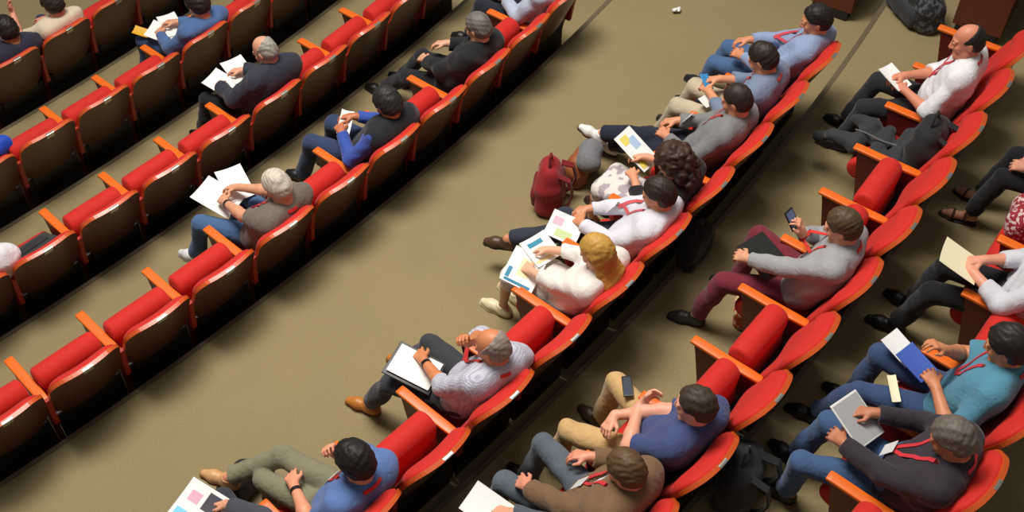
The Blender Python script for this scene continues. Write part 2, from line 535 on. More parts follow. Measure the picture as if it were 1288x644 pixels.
# ------------------------------------------------------------------ signed-distance modelling of people and soft things
class Field:
    def __init__(s):
        s.ops = []
    def cone(s, a, b, ra, rb, k=.02, cut0=False, cut1=False, sub=False):
        s.ops.append(('cone', V(a), V(b), ra, rb, k, cut0, cut1, sub)); return s
    def ell(s, c, rad, rot=None, k=.02, sub=False):
        s.ops.append(('ell', V(c), V(rad), np.eye(3) if rot is None else np.asarray(rot), k, sub)); return s
    def plane(s, p, n, c, rad):
        """remove the side n points to, inside a ball"""
        s.ops.append(('plane', V(p), nrm(n), V(c), rad)); return s
    def bounds(s):
        lo = V(9, 9, 9); hi = -lo
        for o in s.ops:
            if o[0] == 'cone' and not o[8]:
                r = max(o[3], o[4]); lo = np.minimum(lo, np.minimum(o[1], o[2]) - r); hi = np.maximum(hi, np.maximum(o[1], o[2]) + r)
            elif o[0] == 'ell' and not o[5]:
                r = max(o[2]); lo = np.minimum(lo, o[1] - r); hi = np.maximum(hi, o[1] + r)
        return lo, hi
    def mesh(s, name, h, noise=None):
        lo, hi = s.bounds(); lo = lo - 4 * h - .02; hi = hi + 4 * h + .02
        n = np.ceil((hi - lo) / h).astype(int) + 1
        ax = [(lo[i] + h * np.arange(n[i])).astype(np.float32) for i in range(3)]
        D = np.full(tuple(n), .08, np.float32)
        def sub_box(blo, bhi):
            i0 = np.clip(np.floor((blo - lo) / h).astype(int), 0, n - 1); i1 = np.clip(np.ceil((bhi - lo) / h).astype(int) + 1, 1, n)
            sl = tuple(slice(i0[i], i1[i]) for i in range(3))
            g = [ax[i][sl[i]] for i in range(3)]
            return sl, g[0][:, None, None], g[1][None, :, None], g[2][None, None, :]
        for o in s.ops:
            if o[0] == 'cone':
                _, a, b, ra, rb, k, c0, c1, sb = o
                r = max(ra, rb); mg = r + k + 3 * h
                sl, X, Y, Z = sub_box(np.minimum(a, b) - mg, np.maximum(a, b) + mg)
                ba = b - a; L2 = max(ba @ ba, 1e-9)
                px, py, pz = X - np.float32(a[0]), Y - np.float32(a[1]), Z - np.float32(a[2])
                t0 = (px * np.float32(ba[0]) + py * np.float32(ba[1]) + pz * np.float32(ba[2])) / np.float32(L2)
                t = np.clip(t0, 0, 1)
                d = np.sqrt((px - t * np.float32(ba[0])) ** 2 + (py - t * np.float32(ba[1])) ** 2 + (pz - t * np.float32(ba[2])) ** 2) - (ra + (rb - ra) * t)
                Ln = math.sqrt(L2)
                if c1: d = np.maximum(d, (t0 - 1) * np.float32(Ln))
                if c0: d = np.maximum(d, -t0 * np.float32(Ln))
            elif o[0] == 'ell':
                _, c, rad, rot, k, sb = o
                mg = max(rad) + k + 3 * h
                sl, X, Y, Z = sub_box(c - mg, c + mg)
                px, py, pz = X - np.float32(c[0]), Y - np.float32(c[1]), Z - np.float32(c[2])
                q = [(rot[0, i] * px + rot[1, i] * py + rot[2, i] * pz).astype(np.float32) for i in range(3)]
                k0 = np.sqrt((q[0] / rad[0]) ** 2 + (q[1] / rad[1]) ** 2 + (q[2] / rad[2]) ** 2)
                k1 = np.sqrt((q[0] / rad[0] ** 2) ** 2 + (q[1] / rad[1] ** 2) ** 2 + (q[2] / rad[2] ** 2) ** 2)
                d = k0 * (k0 - 1) / np.maximum(k1, 1e-6)
            else:
                _, p, nn, c, rad = o
                sl, X, Y, Z = sub_box(c - rad, c + rad)
                d = (X - np.float32(p[0])) * np.float32(nn[0]) + (Y - np.float32(p[1])) * np.float32(nn[1]) + (Z - np.float32(p[2])) * np.float32(nn[2])
                bl = np.sqrt((X - np.float32(c[0])) ** 2 + (Y - np.float32(c[1])) ** 2 + (Z - np.float32(c[2])) ** 2) - rad
                cur = D[sl]; D[sl] = np.where(bl < 0, np.maximum(cur, d), cur)
                continue
            cur = D[sl]
            k = max(k, 1e-4)
            if sb:
                hh = np.maximum(k - np.abs(cur + d), 0) / k
                D[sl] = np.maximum(cur, -d) + hh * hh * (k * .25)
            else:
                hh = np.maximum(k - np.abs(cur - d), 0) / k
                D[sl] = np.minimum(cur, d) - hh * hh * (k * .25)
        if noise:
            amp, fr, seed = noise
            rg = np.random.default_rng(seed)
            X, Y, Z = ax[0][:, None, None], ax[1][None, :, None], ax[2][None, None, :]
            for q in range(4):
                w = nrm(rg.normal(size=3)) * fr * (1 + .5 * q); ph = rg.uniform(0, 6.28)
                w2 = nrm(rg.normal(size=3)) * fr * .4
                D += np.float32(amp / (1 + .6 * q)) * np.sin((w[0] * X + w[1] * Y + w[2] * Z + ph + 1.5 * np.sin(w2[0] * X + w2[1] * Y + w2[2] * Z)).astype(np.float32))
        return surfnet(D, lo, h, name)

def surfnet(D, lo, h, name):
    S = D < 0
    c = [(0, 0, 0), (1, 0, 0), (0, 1, 0), (1, 1, 0), (0, 0, 1), (1, 0, 1), (0, 1, 1), (1, 1, 1)]
    nx, ny, nz = [d - 1 for d in D.shape]
    cnt = np.zeros((nx, ny, nz), np.int8)
    for a in c: cnt += S[a[0]:a[0] + nx, a[1]:a[1] + ny, a[2]:a[2] + nz]
    I, J, K = np.nonzero((cnt > 0) & (cnt < 8))
    vals = [D[I + a[0], J + a[1], K + a[2]] for a in c]
    pos = np.zeros((len(I), 3)); num = np.zeros(len(I))
    for a in range(8):
        for b in range(a + 1, 8):
            if sum(abs(c[a][q] - c[b][q]) for q in range(3)) != 1: continue
            va, vb = vals[a], vals[b]; m = (va < 0) != (vb < 0)
            t = np.where(m, va / np.where(m, va - vb, 1), 0)
            for q in range(3): pos[:, q] += m * (c[a][q] + t * (c[b][q] - c[a][q]))
            num += m
    pos /= num[:, None]
    pos += np.stack([I, J, K], 1); pos = lo + pos * h
    idx = np.full((nx, ny, nz), -1, np.int32); idx[I, J, K] = np.arange(len(I))
    Q = []
    A = S[:-1] != S[1:]
    i, j, k = np.nonzero(A[:, 1:-1, 1:-1]); j += 1; k += 1
    q = np.stack([idx[i, j - 1, k - 1], idx[i, j, k - 1], idx[i, j, k], idx[i, j - 1, k]], 1); f = S[i, j, k]
    Q.append(np.where(f[:, None], q, q[:, ::-1]))
    A = S[:, :-1] != S[:, 1:]
    i, j, k = np.nonzero(A[1:-1, :, 1:-1]); i += 1; k += 1
    q = np.stack([idx[i - 1, j, k - 1], idx[i - 1, j, k], idx[i, j, k], idx[i, j, k - 1]], 1); f = S[i, j, k]
    Q.append(np.where(f[:, None], q, q[:, ::-1]))
    A = S[:, :, :-1] != S[:, :, 1:]
    i, j, k = np.nonzero(A[1:-1, 1:-1, :]); i += 1; j += 1
    q = np.stack([idx[i - 1, j - 1, k], idx[i, j - 1, k], idx[i, j, k], idx[i - 1, j, k]], 1); f = S[i, j, k]
    Q.append(np.where(f[:, None], q, q[:, ::-1]))
    q = np.concatenate(Q)
    q = q[(q >= 0).all(1)]
    return mesh_np(name, pos, q)
# ------------------------------------------------------------------ people
def rotm(pitch, yaw, roll):
    p, y, r = R_(pitch), R_(yaw), R_(roll)      # pitch>0 looks down, yaw>0 turns to own left, roll>0 tips to own right
    Rx = np.array([[1, 0, 0], [0, math.cos(-p), -math.sin(-p)], [0, math.sin(-p), math.cos(-p)]])
    Rz = np.array([[math.cos(y), -math.sin(y), 0], [math.sin(y), math.cos(y), 0], [0, 0, 1]])
    Ry = np.array([[math.cos(r), 0, math.sin(r)], [0, 1, 0], [-math.sin(r), 0, math.cos(r)]])
    return Rz @ Rx @ Ry

def ik(a, b, l1, l2, pole):
    d = b - a; L = np.linalg.norm(d)
    if L > (l1 + l2) * .995:
        b = a + d / L * (l1 + l2) * .995; d = b - a; L = np.linalg.norm(d)
    if L < abs(l1 - l2) * 1.05 + .02:
        b = a + d / (L + 1e-9) * (abs(l1 - l2) * 1.05 + .02); d = b - a; L = np.linalg.norm(d)
    u = d / L
    x = (l1 * l1 - l2 * l2 + L * L) / (2 * L); hgt = math.sqrt(max(l1 * l1 - x * x, 0))
    p = V(pole); p = p - u * (p @ u); p = nrm(p)
    return a + u * x + p * hgt, b

HBODY, HCLOTH = .0065, .009
HS = 1.07
def scale_ops(F, i0, c, s):
    for i in range(i0, len(F.ops)):
        o = list(F.ops[i])
        if o[0] == 'cone': o[1] = c + (o[1] - c) * s; o[2] = c + (o[2] - c) * s; o[3] *= s; o[4] *= s
        elif o[0] == 'ell': o[1] = c + (o[1] - c) * s; o[2] = o[2] * s
        else: o[1] = c + (o[1] - c) * s; o[3] = c + (o[3] - c) * s; o[4] *= s
        F.ops[i] = tuple(o)


def hand(F, w, f, n, side, curl=(25, 35, 25), thumb=.6, sz=1.0):
    """w wrist, f finger direction, n palm normal, side +1 right / -1 left"""
    f = nrm(f); n = V(n); n = nrm(n - f * (n @ f)); t = np.cross(f, n) * side      # towards the thumb
    lens = (.070, .079, .074, .058); off = (.034, .0115, -.0115, -.033); kn = (.084, .088, .084, .076)
    tips = []
    for i in range(4):
        K = w + sz * (f * kn[i] + t * off[i])
        F.cone(w + f * .008 + t * off[i] * .45, K, .0155 * sz, .0118 * sz, k=.014)
    F.cone(w - f * .02, w + f * .03, .024 * sz, .022 * sz, k=.02)
    for i in range(4):
        K = w + sz * (f * kn[i] + t * off[i])
        fd = nrm(f + t * (.16 - .11 * i)); p = K; a = 0
        for q, (fr, r0, r1) in enumerate(((.45, .0098, .0088), (.31, .0088, .008), (.24, .008, .0066))):
            a += curl[q] + (3 * i if q == 0 else 0)
            d = fd * math.cos(R_(a)) + n * math.sin(R_(a))
            e = p + d * lens[i] * fr * sz
            F.cone(p, e, r0 * sz, r1 * sz, k=.003 if q == 0 else .002)
            p = e
        tips.append(p)
    b = w + sz * (f * .022 + t * .026 + n * .006)
    d1 = nrm(f * .62 + t * .66 + n * .35 * thumb); m = b + d1 * .045 * sz
    d2 = nrm(f * .9 + t * .25 * (1 - thumb) + n * .55 * thumb); e = m + d2 * .034 * sz
    F.cone(w + f * .015 + t * .012, m, .017 * sz, .0118 * sz, k=.012)
    F.cone(m, e, .0115 * sz, .0085 * sz, k=.003)
    return tips

EYE_ME = None
def eye_mesh():
    global EYE_ME
    if EYE_ME is None:
        m = MB(); rings = []
        for i in range(1, 8):
            a = math.pi * i / 8
            rings.append([(.0118 * math.sin(a) * math.cos(b), .0118 * math.cos(a), .0118 * math.sin(a) * math.sin(b)) for b in [2 * math.pi * k / 10 for k in range(10)]])
        m.loft(rings)
        me = m.mesh('eye', True)
        me.materials.append(plain((235, 230, 222), rough=.2, name='eye_white')); me.materials.append(plain((52, 36, 26), rough=.15, name='iris'))
        for p in me.polygons:
            if p.center.y > .0095: p.material_index = 1
        EYE_ME = me
    return EYE_ME

NPEOPLE = 0
def person(r, s, label, top=(120, 120, 120), legs=(40, 40, 45), shoes=(35, 30, 28), hairc=(40, 30, 25), hair='short', skinc=(214, 160, 126),
           lean=(26, 20), twist=0, head=(28, 0, 0), hf=.0, LW=(-.09, .24, .66), RW=(.09, .24, .66), LH=None, RH=None, LN=None, RN=None,
           Lcurl=(28, 38, 25), Rcurl=(28, 38, 25), LE=(-.75, -.35, -.6), RE=(.75, -.35, -.6),
           LA=(-.14, .47, .095), RA=(.14, .47, .095), LF=(-.15, 1, 0), RF=(.15, 1, 0), LK=(-.12, .5, 1), RK=(.12, .5, 1),
           sleeve='long', fem=False, pat=None, col2=None, psc=60, jacket=None, lanyard=None, badge=True, skirt=None, sx=0.0, py=.0, belly=0.0,
           bald=0, watch=None, hood=False, scale=1.0, inner=None, tie=None, sole=(30, 26, 24), sock=None, glasses=False, legpat=None, wide=1.0, vest=False, sandal=False, side=0.0):
    global NPEOPLE
    assert 4 <= len(label.split()) <= 16, label
    NPEOPLE += 1
    seed = NPEOPLE
    g = .92 if fem else 1.0
    # ---- skeleton
    P0 = V(sx, py, .558)
    N = 24; L = .52
    sp = [P0]; dirs = []
    for i in range(N):
        th = R_(lean[0] + (lean[1] - lean[0]) * i / N)
        sd_ = R_(side); d = V(math.sin(sd_), -math.sin(th) * math.cos(sd_), math.cos(th) * math.cos(sd_)); dirs.append(d); sp.append(sp[-1] + d * L / N)
    def S(t):
        q = max(0, min(t / L * N, N - 1e-6)); i = int(q); return sp[i] + (sp[i + 1] - sp[i]) * (q - i)
    def SD(t): return dirs[int(max(0, min(t / L * N, N - 1)))]
    def XA(t):      # lateral axis at spine position, twisting upwards
        a = R_(twist) * min(1, t / .42); return V(math.cos(a), math.sin(a), 0)
    sdv = SD(.2); X = nrm(XA(.45) - sdv * (XA(.45) @ sdv)); fwd = np.cross(SD(.45), X); fwd = nrm(fwd)
    HR = rotm(*head)
    neck0 = S(.47); nk = nrm(SD(.48) * .8 + V(0, .38 + hf * 3, .55)); neck1 = neck0 + nk * .085 + V(0, hf, 0)
    hc = neck1 + HR @ V(0, .022, .095)
    def H(x, y, z): return hc + HR @ V(x, y, z)
    shw = (.165 if fem else .185) * wide
    shL, shR = S(.415) - X * shw, S(.415) + X * shw
    l1, l2 = .298 * (g + .03), .268 * (g + .03)
    elL, wrL = ik(shL, V(LW), l1, l2, LE); elR, wrR = ik(shR, V(RW), l1, l2, RE)
    hipL, hipR = P0 + V(-.088, .03, -.025), P0 + V(.088, .03, -.025)
    t1, t2 = .462 * (.5 + g / 2), .437 * (.5 + g / 2)
    knL, anL = ik(hipL, V(LA), t1, t2, LK); knR, anR = ik(hipR, V(RA), t1, t2, RK)
    # torso slices: t, half-width, radius
    if fem: TS = [(0, .082, .118), (.08, .072, .108), (.16, .062, .098), (.24, .072, .098), (.32, .085, .098), (.38, .09, .085), (.43, .09, .062)]
    else: TS = [(0, .072, .12), (.08, .07, .116), (.16, .075, .112), (.24, .088, .112), (.32, .10, .110), (.38, .108, .095), (.43, .11, .068)]
    TS = [(t, w * wide, rr) for t, w, rr in TS]
    def torso(F, off, t0=-.01, t1_=.5):
        for t, w, rr in TS:
            if t < t0 or t > t1_: continue
            c = S(t); x = XA(t); F.cone(c - x * w, c + x * w, rr + off, rr + off, k=.07)
        if belly and t0 <= .12:
            F.ell(S(.12) + fwd * (.05 + belly * .5), V(.125, .09 + belly * .5, .125) + off, k=.06)
        if fem and t1_ > .3:
            for sg in (-1, 1): F.ell(S(.29) + X * sg * .072 + fwd * .085, V(.062, .055, .062) + off, k=.04)
    def shoulders(F, off):
        for sh, sg in ((shL, -1), (shR, 1)):
            F.cone(S(.46), sh, .052 + off, .056 + off, k=.05)
            F.cone(S(.36) + X * sg * .10, sh, .085 + off, .058 + off, k=.05)
    def arm(F, sh, el, wr, off, cuff, k=.03, end=1.0):
        ra, rb, rc, rd = .054 * g, .044 * g, .043 * g, .0285 * g
        if cuff == 'short':
            e = sh + (el - sh) * .78; F.cone(sh, e, ra + off, rb + off + .010, k=.04, cut1=True)
        else:
            if cuff != 'skin': off = off + .004
            F.cone(sh, el, ra + off, rb + off, k=.04)
            fr = {'long': .95, 'roll': .25, 'three': .6, 'skin': 1.0}[cuff]
            e = el + (wr - el) * fr; r1 = rc + (rd - rc) * fr
            if cuff == 'skin':
                m = el + (wr - el) * .3
                F.cone(el, m, rb + off, rc + off, k=.02); F.cone(m, wr, rc + off, rd + off, k=.02)
            else: F.cone(el, e, rb + off, r1 + off + .002, k=.02, cut1=True)
    def leg(F, hip, kn, an, off, cuff, frac=.93):
        F.cone(hip, kn, .083 * g + off - (0 if cuff else .012), .056 * g + off - (0 if cuff else .009), k=.03)
        if cuff:
            e = kn + (an - kn) * frac; F.cone(kn, e, .056 * g + off, .042 * g + off + .012, k=.02, cut1=True)
        else:
            m = kn + (an - kn) * .32
            F.cone(kn, m, .047 * g, .049 * g, k=.02); F.cone(m, an, .049 * g, .034 * g, k=.02)
    # ---- body (one continuous skin)
    F = Field()
    torso(F, -.004); shoulders(F, -.004)
    F.cone(S(.44), neck1 + HR @ V(0, .0, .03), .062, .054 * g, k=.035)
    for sh, el, wr in ((shL, elL, wrL), (shR, elR, wrR)): arm(F, sh, el, wr, 0, 'skin')
    for hip, kn, an in ((hipL, knL, anL), (hipR, knR, anR)): leg(F, hip, kn, an, 0, None)
    def footdir(d): 
        d = nrm(d); u = nrm(V(0, 0, 1) - d * d[2]) if abs(d[2]) < .9 else nrm(V(0, -1, .3)); return d, u
    feet = []
    for an, fd in ((anL, LF), (anR, RF)):
        d, u = footdir(fd); feet.append((an, d, u))
        F.cone(an - u * .03 - d * .03, an + d * .11 - u * .062, .034, .03, k=.03); F.cone(an + d * .11 - u * .062, an + d * .165 - u * .07, .03, .02, k=.02)
    # head
    nh = len(F.ops)
    F.ell(H(0, -.012, .022), (.076 * (.5 + g / 2), .097, .092), HR, k=.02)
    F.ell(H(0, .022, -.048), (.058 * (.5 + g / 2), .072, .078), HR, k=.035)
    F.cone(H(-.016, .078, -.103), H(.016, .078, -.103), .020, .020, k=.03)              # chin
    F.cone(H(-.045, .015, -.082), H(-.02, .066, -.100), .022, .022, k=.03); F.cone(H(.045, .015, -.082), H(.02, .066, -.100), .022, .022, k=.03)   # jaw
    for sg in (-1, 1):
        F.ell(H(sg * .033, .089, .008), (.019, .016, .013), HR, k=.012, sub=True)        # eye socket
        F.cone(H(sg * .014, .086, .026), H(sg * .048, .074, .024), .009, .008, k=.014)  # brow
        F.ell(H(sg * .040, .068, -.03), (.022, .018, .02), HR, k=.03)                    # cheek
        F.ell(H(sg * .077 * (.5 + g / 2), -.012, -.010), (.009, .020, .032), HR @ rotm(0, sg * 18, 0), k=.006)   # ear
        F.cone(H(sg * .033 - .011, .0815, .008), H(sg * .033 + .011, .0795, .008), .0105, .0095, k=.003)   # eyelids around the eye
    F.cone(H(0, .092, .012), H(0, .112, -.036), .0085, .0135, k=.012)                    # nose
    for sg in (-1, 1): F.ell(H(sg * .012, .100, -.040), (.009, .010, .008), HR, k=.006)
    F.cone(H(-.020, .088, -.068), H(.020, .088, -.068), .0075, .0075, k=.006); F.cone(H(-.016, .087, -.079), H(.016, .087, -.079), .0085, .0085, k=.006)
    F.ell(H(0, .0985, -.0735), (.022, .006, .0018), HR, k=.003, sub=True)                # mouth line
    scale_ops(F, nh, hc, HS)
    for wr, el, hd, nn, sd, cu in ((wrL, elL, LH, LN, -1, Lcurl), (wrR, elR, RH, RN, 1, Rcurl)):
        fa = nrm(wr - el); f = nrm(hd) if hd is not None else nrm(fa + V(-sd * .25, .5, -.15))
        n_ = V(nn) if nn is not None else V(-sd * .45, .1, -1)
        hand(F, wr + f * .012, f, n_, sd, cu, sz=(.93 if fem else 1.0))
    body = link('person', F.mesh('person', HBODY), skin(skinc))
    body.name = 'person'
    place(body, r, s)
    tag(body, label, 'person')
    # ---- eyes
    for sg in (-1, 1):
        e = link('eye', eye_mesh(), None, body)
        M = Matrix(HR.tolist()).to_4x4(); M.translation = Vector(hc + (H(sg * .033, .0835, .008) - hc) * HS); e.matrix_local = M
    # ---- shirt / jacket
    def top_field(off, slv, opening=0.0, t0=.0):
        T = Field(); torso(T, off, t0); shoulders(T, off)
        if slv: arm(T, shL, elL, wrL, off, slv); arm(T, shR, elR, wrR, off, slv)
        nb = S(.475) + V(0, .012, 0)
        if opening:
            T.cone(nb + fwd * .05 + SD(.4) * .02, S(.20) + fwd * .16, .062 * opening, .02 * opening, k=.01, sub=True)
            T.cone(S(.20) + fwd * .16, S(.0) + fwd * .2, .02 * opening, .05 * opening, k=.01, sub=True)
        T.cone(nb - SD(.45) * .03, nb + nk * .085, .050 * g, .048 * g, k=.006, sub=True)         # neck hole
        # collar ring
        ring = []
        for q in range(12):
            a = 2 * math.pi * q / 12
            ring.append(nb + nk * (.022 + .012 * -math.sin(a)) + X * math.cos(a) * (.058 + off * .4) * g + fwd * math.sin(a) * (.056 + off * .4) * g)
        for q in range(12):
            if opening and q in (2, 3): continue
            T.cone(ring[q], ring[(q + 1) % 12], .011, .011, k=.012)
        return T
    if inner or jacket:
        ic = inner or top
        t = link('shirt', top_field(.004 if jacket and not vest else .012, sleeve if not jacket or vest else 'three').mesh('shirt', HCLOTH, (.001 if jacket and not vest else .003, 34, seed)), cloth(ic, pat if not jacket else None, col2, scale=psc), body); shirt_ob = t
    if jacket:
        T = top_field(.025, None if vest else sleeve, 1.0)
        shirt_ob = link('vest' if vest else 'jacket', T.mesh('jacket', HCLOTH, (.0052, 24, seed + 50)), cloth(jacket, rough=.8), body)
    elif not inner:
        T = top_field(.015, sleeve)
        if hood:
            for q in range(7):
                a = R_(200 + 140 * q / 6); b_ = R_(200 + 140 * (q + 1) / 6)
                c0 = S(.47) - SD(.47) * .01
                T.cone(c0 + X * math.cos(a) * .085 + fwd * math.sin(a) * .085, c0 + X * math.cos(b_) * .085 + fwd * math.sin(b_) * .085, .03, .03, k=.03)
        shirt_ob = link('shirt', T.mesh('shirt', HCLOTH, (.0050, 25, seed + 50)), cloth(top, pat, col2, scale=psc), body)
    # ---- trousers or skirt
    Fl = Field()
    if skirt:
        torso(Fl, .012, -.01, .10)
        for q in range(6):
            u = q / 5
            a = hipL + (hipR - hipL) * u; b_ = knL + (knR - knL) * u; mid = a + (b_ - a) * .97
            Fl.cone(a, mid, .092 * g, .072 * g, k=.03)
            Fl.cone(mid, mid + V(0, .01, -.13), .072 * g, .06 * g, k=.02, cut1=True)
        link('skirt', Fl.mesh('skirt', HCLOTH, (.003, 28, seed + 9)), cloth(skirt, legpat, col2, scale=psc), body)
    else:
        torso(Fl, .009, -.01, .10)
        Fl.cone(hipL, hipR, .095, .095, k=.05)
        leg(Fl, hipL, knL, anL, .012, True); leg(Fl, hipR, knR, anR, .012, True)
        link('trousers', Fl.mesh('trousers', HCLOTH, (.0046, 22, seed + 9)), cloth(legs, legpat, col2, rough=.9), body)
    # ---- shoes
    for an, d, u in feet:
        Fs = Field(); sd = np.cross(d, u)
        if sandal:
            for c_, w_ in ((an + d * .10 - u * .062, .042), (an + d * .02 - u * .03, .046), (an - d * .01 + u * .02, .044)):
                rp = [c_ + sd * math.cos(q) * w_ + u * math.sin(q) * w_ * .85 for q in [math.pi * k / 8 for k in range(9)]]
                for q in range(8): Fs.cone(rp[q], rp[q + 1], .009, .009, k=.004)
            sh = link('sandal', Fs.mesh('sandal', .005), plain(shoes, rough=.5, name='shoe_leather'), body)
            Fo = Field()
            Fo.cone(an - d * .035 - u * .085, an + d * .10 - u * .085, .039, .044, k=.02); Fo.cone(an + d * .10 - u * .085, an + d * .168 - u * .085, .044, .032, k=.02)
            Fo.plane(an - u * .095, -u, an + d * .06, .4); Fo.plane(an - u * .080, u, an + d * .06, .4)
            link('sole', Fo.mesh('sole', .007), plain(sole, rough=.7, name='shoe_sole'), sh)
            continue
        Fs.cone(an - d * .035 - u * .052, an + d * .10 - u * .058, .036, .040, k=.03); Fs.cone(an + d * .10 - u * .06, an + d * .165 - u * .066, .040, .028, k=.03)
        Fs.cone(an + u * .005, an - u * .05, .041, .045, k=.03, cut0=True)
        Fs.cone(an - d * .035 - u * .06, an - d * .03 - u * .05, .038, .036, k=.02)
        Fs.plane(an - u * .082, -u, an + d * .06, .4)
        sh = link('shoe', Fs.mesh('shoe', .007), plain(shoes, rough=.45, name='shoe_leather'), body)
        Fo = Field()
        Fo.cone(an - d * .035 - u * .085, an + d * .10 - u * .085, .039, .044, k=.02); Fo.cone(an + d * .10 - u * .085, an + d * .168 - u * .085, .044, .032, k=.02)
        Fo.plane(an - u * .095, -u, an + d * .06, .4); Fo.plane(an - u * .078, u, an + d * .06, .4)
        link('sole', Fo.mesh('sole', .007), plain(sole, rough=.7, name='shoe_sole'), sh)
    # ---- hair
    hm = hairmat(hairc)
    if hair != 'none':
        Fh = Field()
        th = {'short': .008, 'crop': .005, 'fringe': .0035, 'long': .014, 'curly': .03, 'thick': .016, 'bun': .010}[hair]
        Fh.ell(H(0, -.014, .024), V(.078 * (.5 + g / 2), .099, .094) + th, HR, k=.02)
        Fh.ell(H(0, -.045, -.03), V(.062, .058, .055) + th * .8, HR, k=.04)
        nF = HR @ nrm(V(0, .8, -.6))
        Fh.plane(H(0, .070, .070), nF, H(0, .0, 0), .3)
        if hair in ('short', 'crop', 'fringe', 'thick'):
            Fh.plane(H(0, -.02, -.072), HR @ V(0, .35, -1), H(0, 0, 0), .3)
            for sg in (-1, 1):
                Fh.ell(H(sg * .085, .005, -.022), (.02, .028, .036), HR, k=.006, sub=True)
        if hair == 'fringe':
            Fh.plane(H(0, -.03, .085 - bald * .05), HR @ V(0, .75, 1), H(0, 0, 0), .3)
        scale_ops(Fh, 0, hc, HS)
        if hair == 'long':
            for sg in (-1, -.5, 0, .5, 1):
                p0 = H(sg * .066, -.055 + abs(sg) * .03, .01); p1 = S(.46) - fwd * (.075 - .02 * abs(sg)) + X * sg * .085 + V(0, -.01, .02); p2 = S(.28) - fwd * (.132) + X * sg * .085
                Fh.cone(p0, p1, .036, .032, k=.03); Fh.cone(p1, p2, .032, .02, k=.03)
        if hair == 'curly':
            rg = np.random.default_rng(seed)
            for q in range(150):
                v = nrm(rg.normal(size=3)); 
                if v @ V(0, .75, -.45) > .38: continue
                c = V(0, -.02, .02) + v * V(.10, .115, .11) * (1 + .12 * rg.uniform(-1, 1))
                Fh.ell(H(*c), V(1, 1, 1) * rg.uniform(.018, .032), k=.008)
            for q in range(40):
                c = V(rg.uniform(-.10, .10), rg.uniform(-.12, -.02), rg.uniform(-.15, -.05)); Fh.ell(H(*c), V(1, 1, 1) * rg.uniform(.02, .032), k=.01)
        if hair == 'bun':
            Fh.ell(H(0, -.125, .03), (.042, .04, .04), HR, k=.01)
        link('hair', Fh.mesh('hair', .0065, ({'crop': .0008, 'long': .0012}.get(hair, .002), 110, seed + 3)), hm, body)
    # ---- accessories
    if lanyard:
        from mathutils.bvhtree import BVHTree
        me_ = shirt_ob.data
        co_ = np.empty(len(me_.vertices) * 3, np.float32); me_.vertices.foreach_get('co', co_)
        ix_ = np.empty(len(me_.loops), np.int32); me_.loops.foreach_get('vertex_index', ix_)
        bvh = BVHTree.FromPolygons([tuple(v) for v in co_.reshape(-1, 3).tolist()], ix_.reshape(-1, 4).tolist())
        nb = S(.475) + V(0, .012, 0)
        def surf(t, lat): return S(t) + X * lat + fwd * (.24 + belly)
        ringp = [nb + nk * .012 + X * math.cos(a) * .105 + fwd * math.sin(a) * .105 + nk * .05 * max(0, -math.sin(a)) for a in [R_(160 + 220 * q / 12) for q in range(13)]]
        raw = [surf(.20, -.010), surf(.26, -.025), surf(.33, -.045), surf(.40, -.065) - fwd * .02] + ringp + [surf(.40, .065) - fwd * .02, surf(.33, .045), surf(.26, .025), surf(.20, .010)]
        raw = [raw[q] + (raw[q + 1] - raw[q]) * f_ for q in range(len(raw) - 1) for f_ in (0, .25, .5, .75)] + [raw[-1]]
        pts = []; nors = []
        for p in raw:
            hit = bvh.find_nearest(Vector(p))[0]
            d_ = nrm(p - V(*hit)); pts.append(V(*hit) + d_ * .004); nors.append(d_)
        b0h = bvh.find_nearest(Vector(S(.15) + fwd * (.24 + belly)))[0]
        def surf(t, lat): return V(*b0h)
        m = MB(); m.ribbon(pts, nors, .024, .004)
        ln = m.build('lanyard', cloth(lanyard, rough=.6), body)
        if badge:
            b0 = surf(.17, 0) + fwd * .006; m = MB()
            ux, uz = X, SD(.2)
            q = [b0 + ux * a + uz * b_ + fwd * (c + .004) for c in (0, .003) for a, b_ in ((-.042, -.055), (.042, -.055), (.042, .055), (-.042, .055))]
            m.add(q, [(0, 1, 2, 3), (4, 5, 6, 7), (0, 1, 5, 4), (1, 2, 6, 5), (2, 3, 7, 6), (3, 0, 4, 7)])
            m.build('name_badge', plain((225, 225, 222), rough=.3, name='badge_card'), ln)
    if watch:
        wr, el = (wrL, elL) if watch == 'L' else (wrR, elR)
        d = nrm(el - wr); c = wr + d * .035; u = nrm(np.cross(d, V(.2, .3, 1))); w_ = np.cross(d, u)
        m = MB(); m.loft([[c + d * q + (u * math.cos(a) + w_ * math.sin(a)) * rr for a in [2 * math.pi * k / 16 for k in range(16)]] for q, rr in ((-.012, .031), (-.012, .0345), (.012, .0365), (.012, .033))], cap=False)
        m.build('wristwatch', plain((25, 25, 27), rough=.4, name='watch_strap'), body)
    if tie:
        m = MB(); m.ribbon([S(t) + fwd * (.122 if t < .36 else .105) for t in (.08, .2, .3, .38, .43)], [fwd] * 5, .06, .006)
        m.build('scarf', cloth(tie), body)
    if glasses:
        m = MB()
        for sg in (-1, 1):
            m.tube([H(sg * .034 + .021 * math.cos(a), .104, .006 + .017 * math.sin(a)) for a in [2 * math.pi * q / 12 for q in range(13)]], .0017, 5)
            m.tube([H(sg * .055, .103, .01), H(sg * .078, .06, .012), H(sg * .082, -.01, .008)], .0017, 5)
        m.tube([H(-.013, .105, .008), H(.013, .105, .008)], .0017, 5)
        m.build('glasses', plain((30, 28, 27), rough=.3, name='spectacle_frame'), body)
    return body
GREY, WHITEH, BLK, DBR, BRN, BLOND = (120, 116, 112), (205, 195, 180), (30, 27, 26), (48, 34, 26), (84, 62, 42), (196, 150, 72)
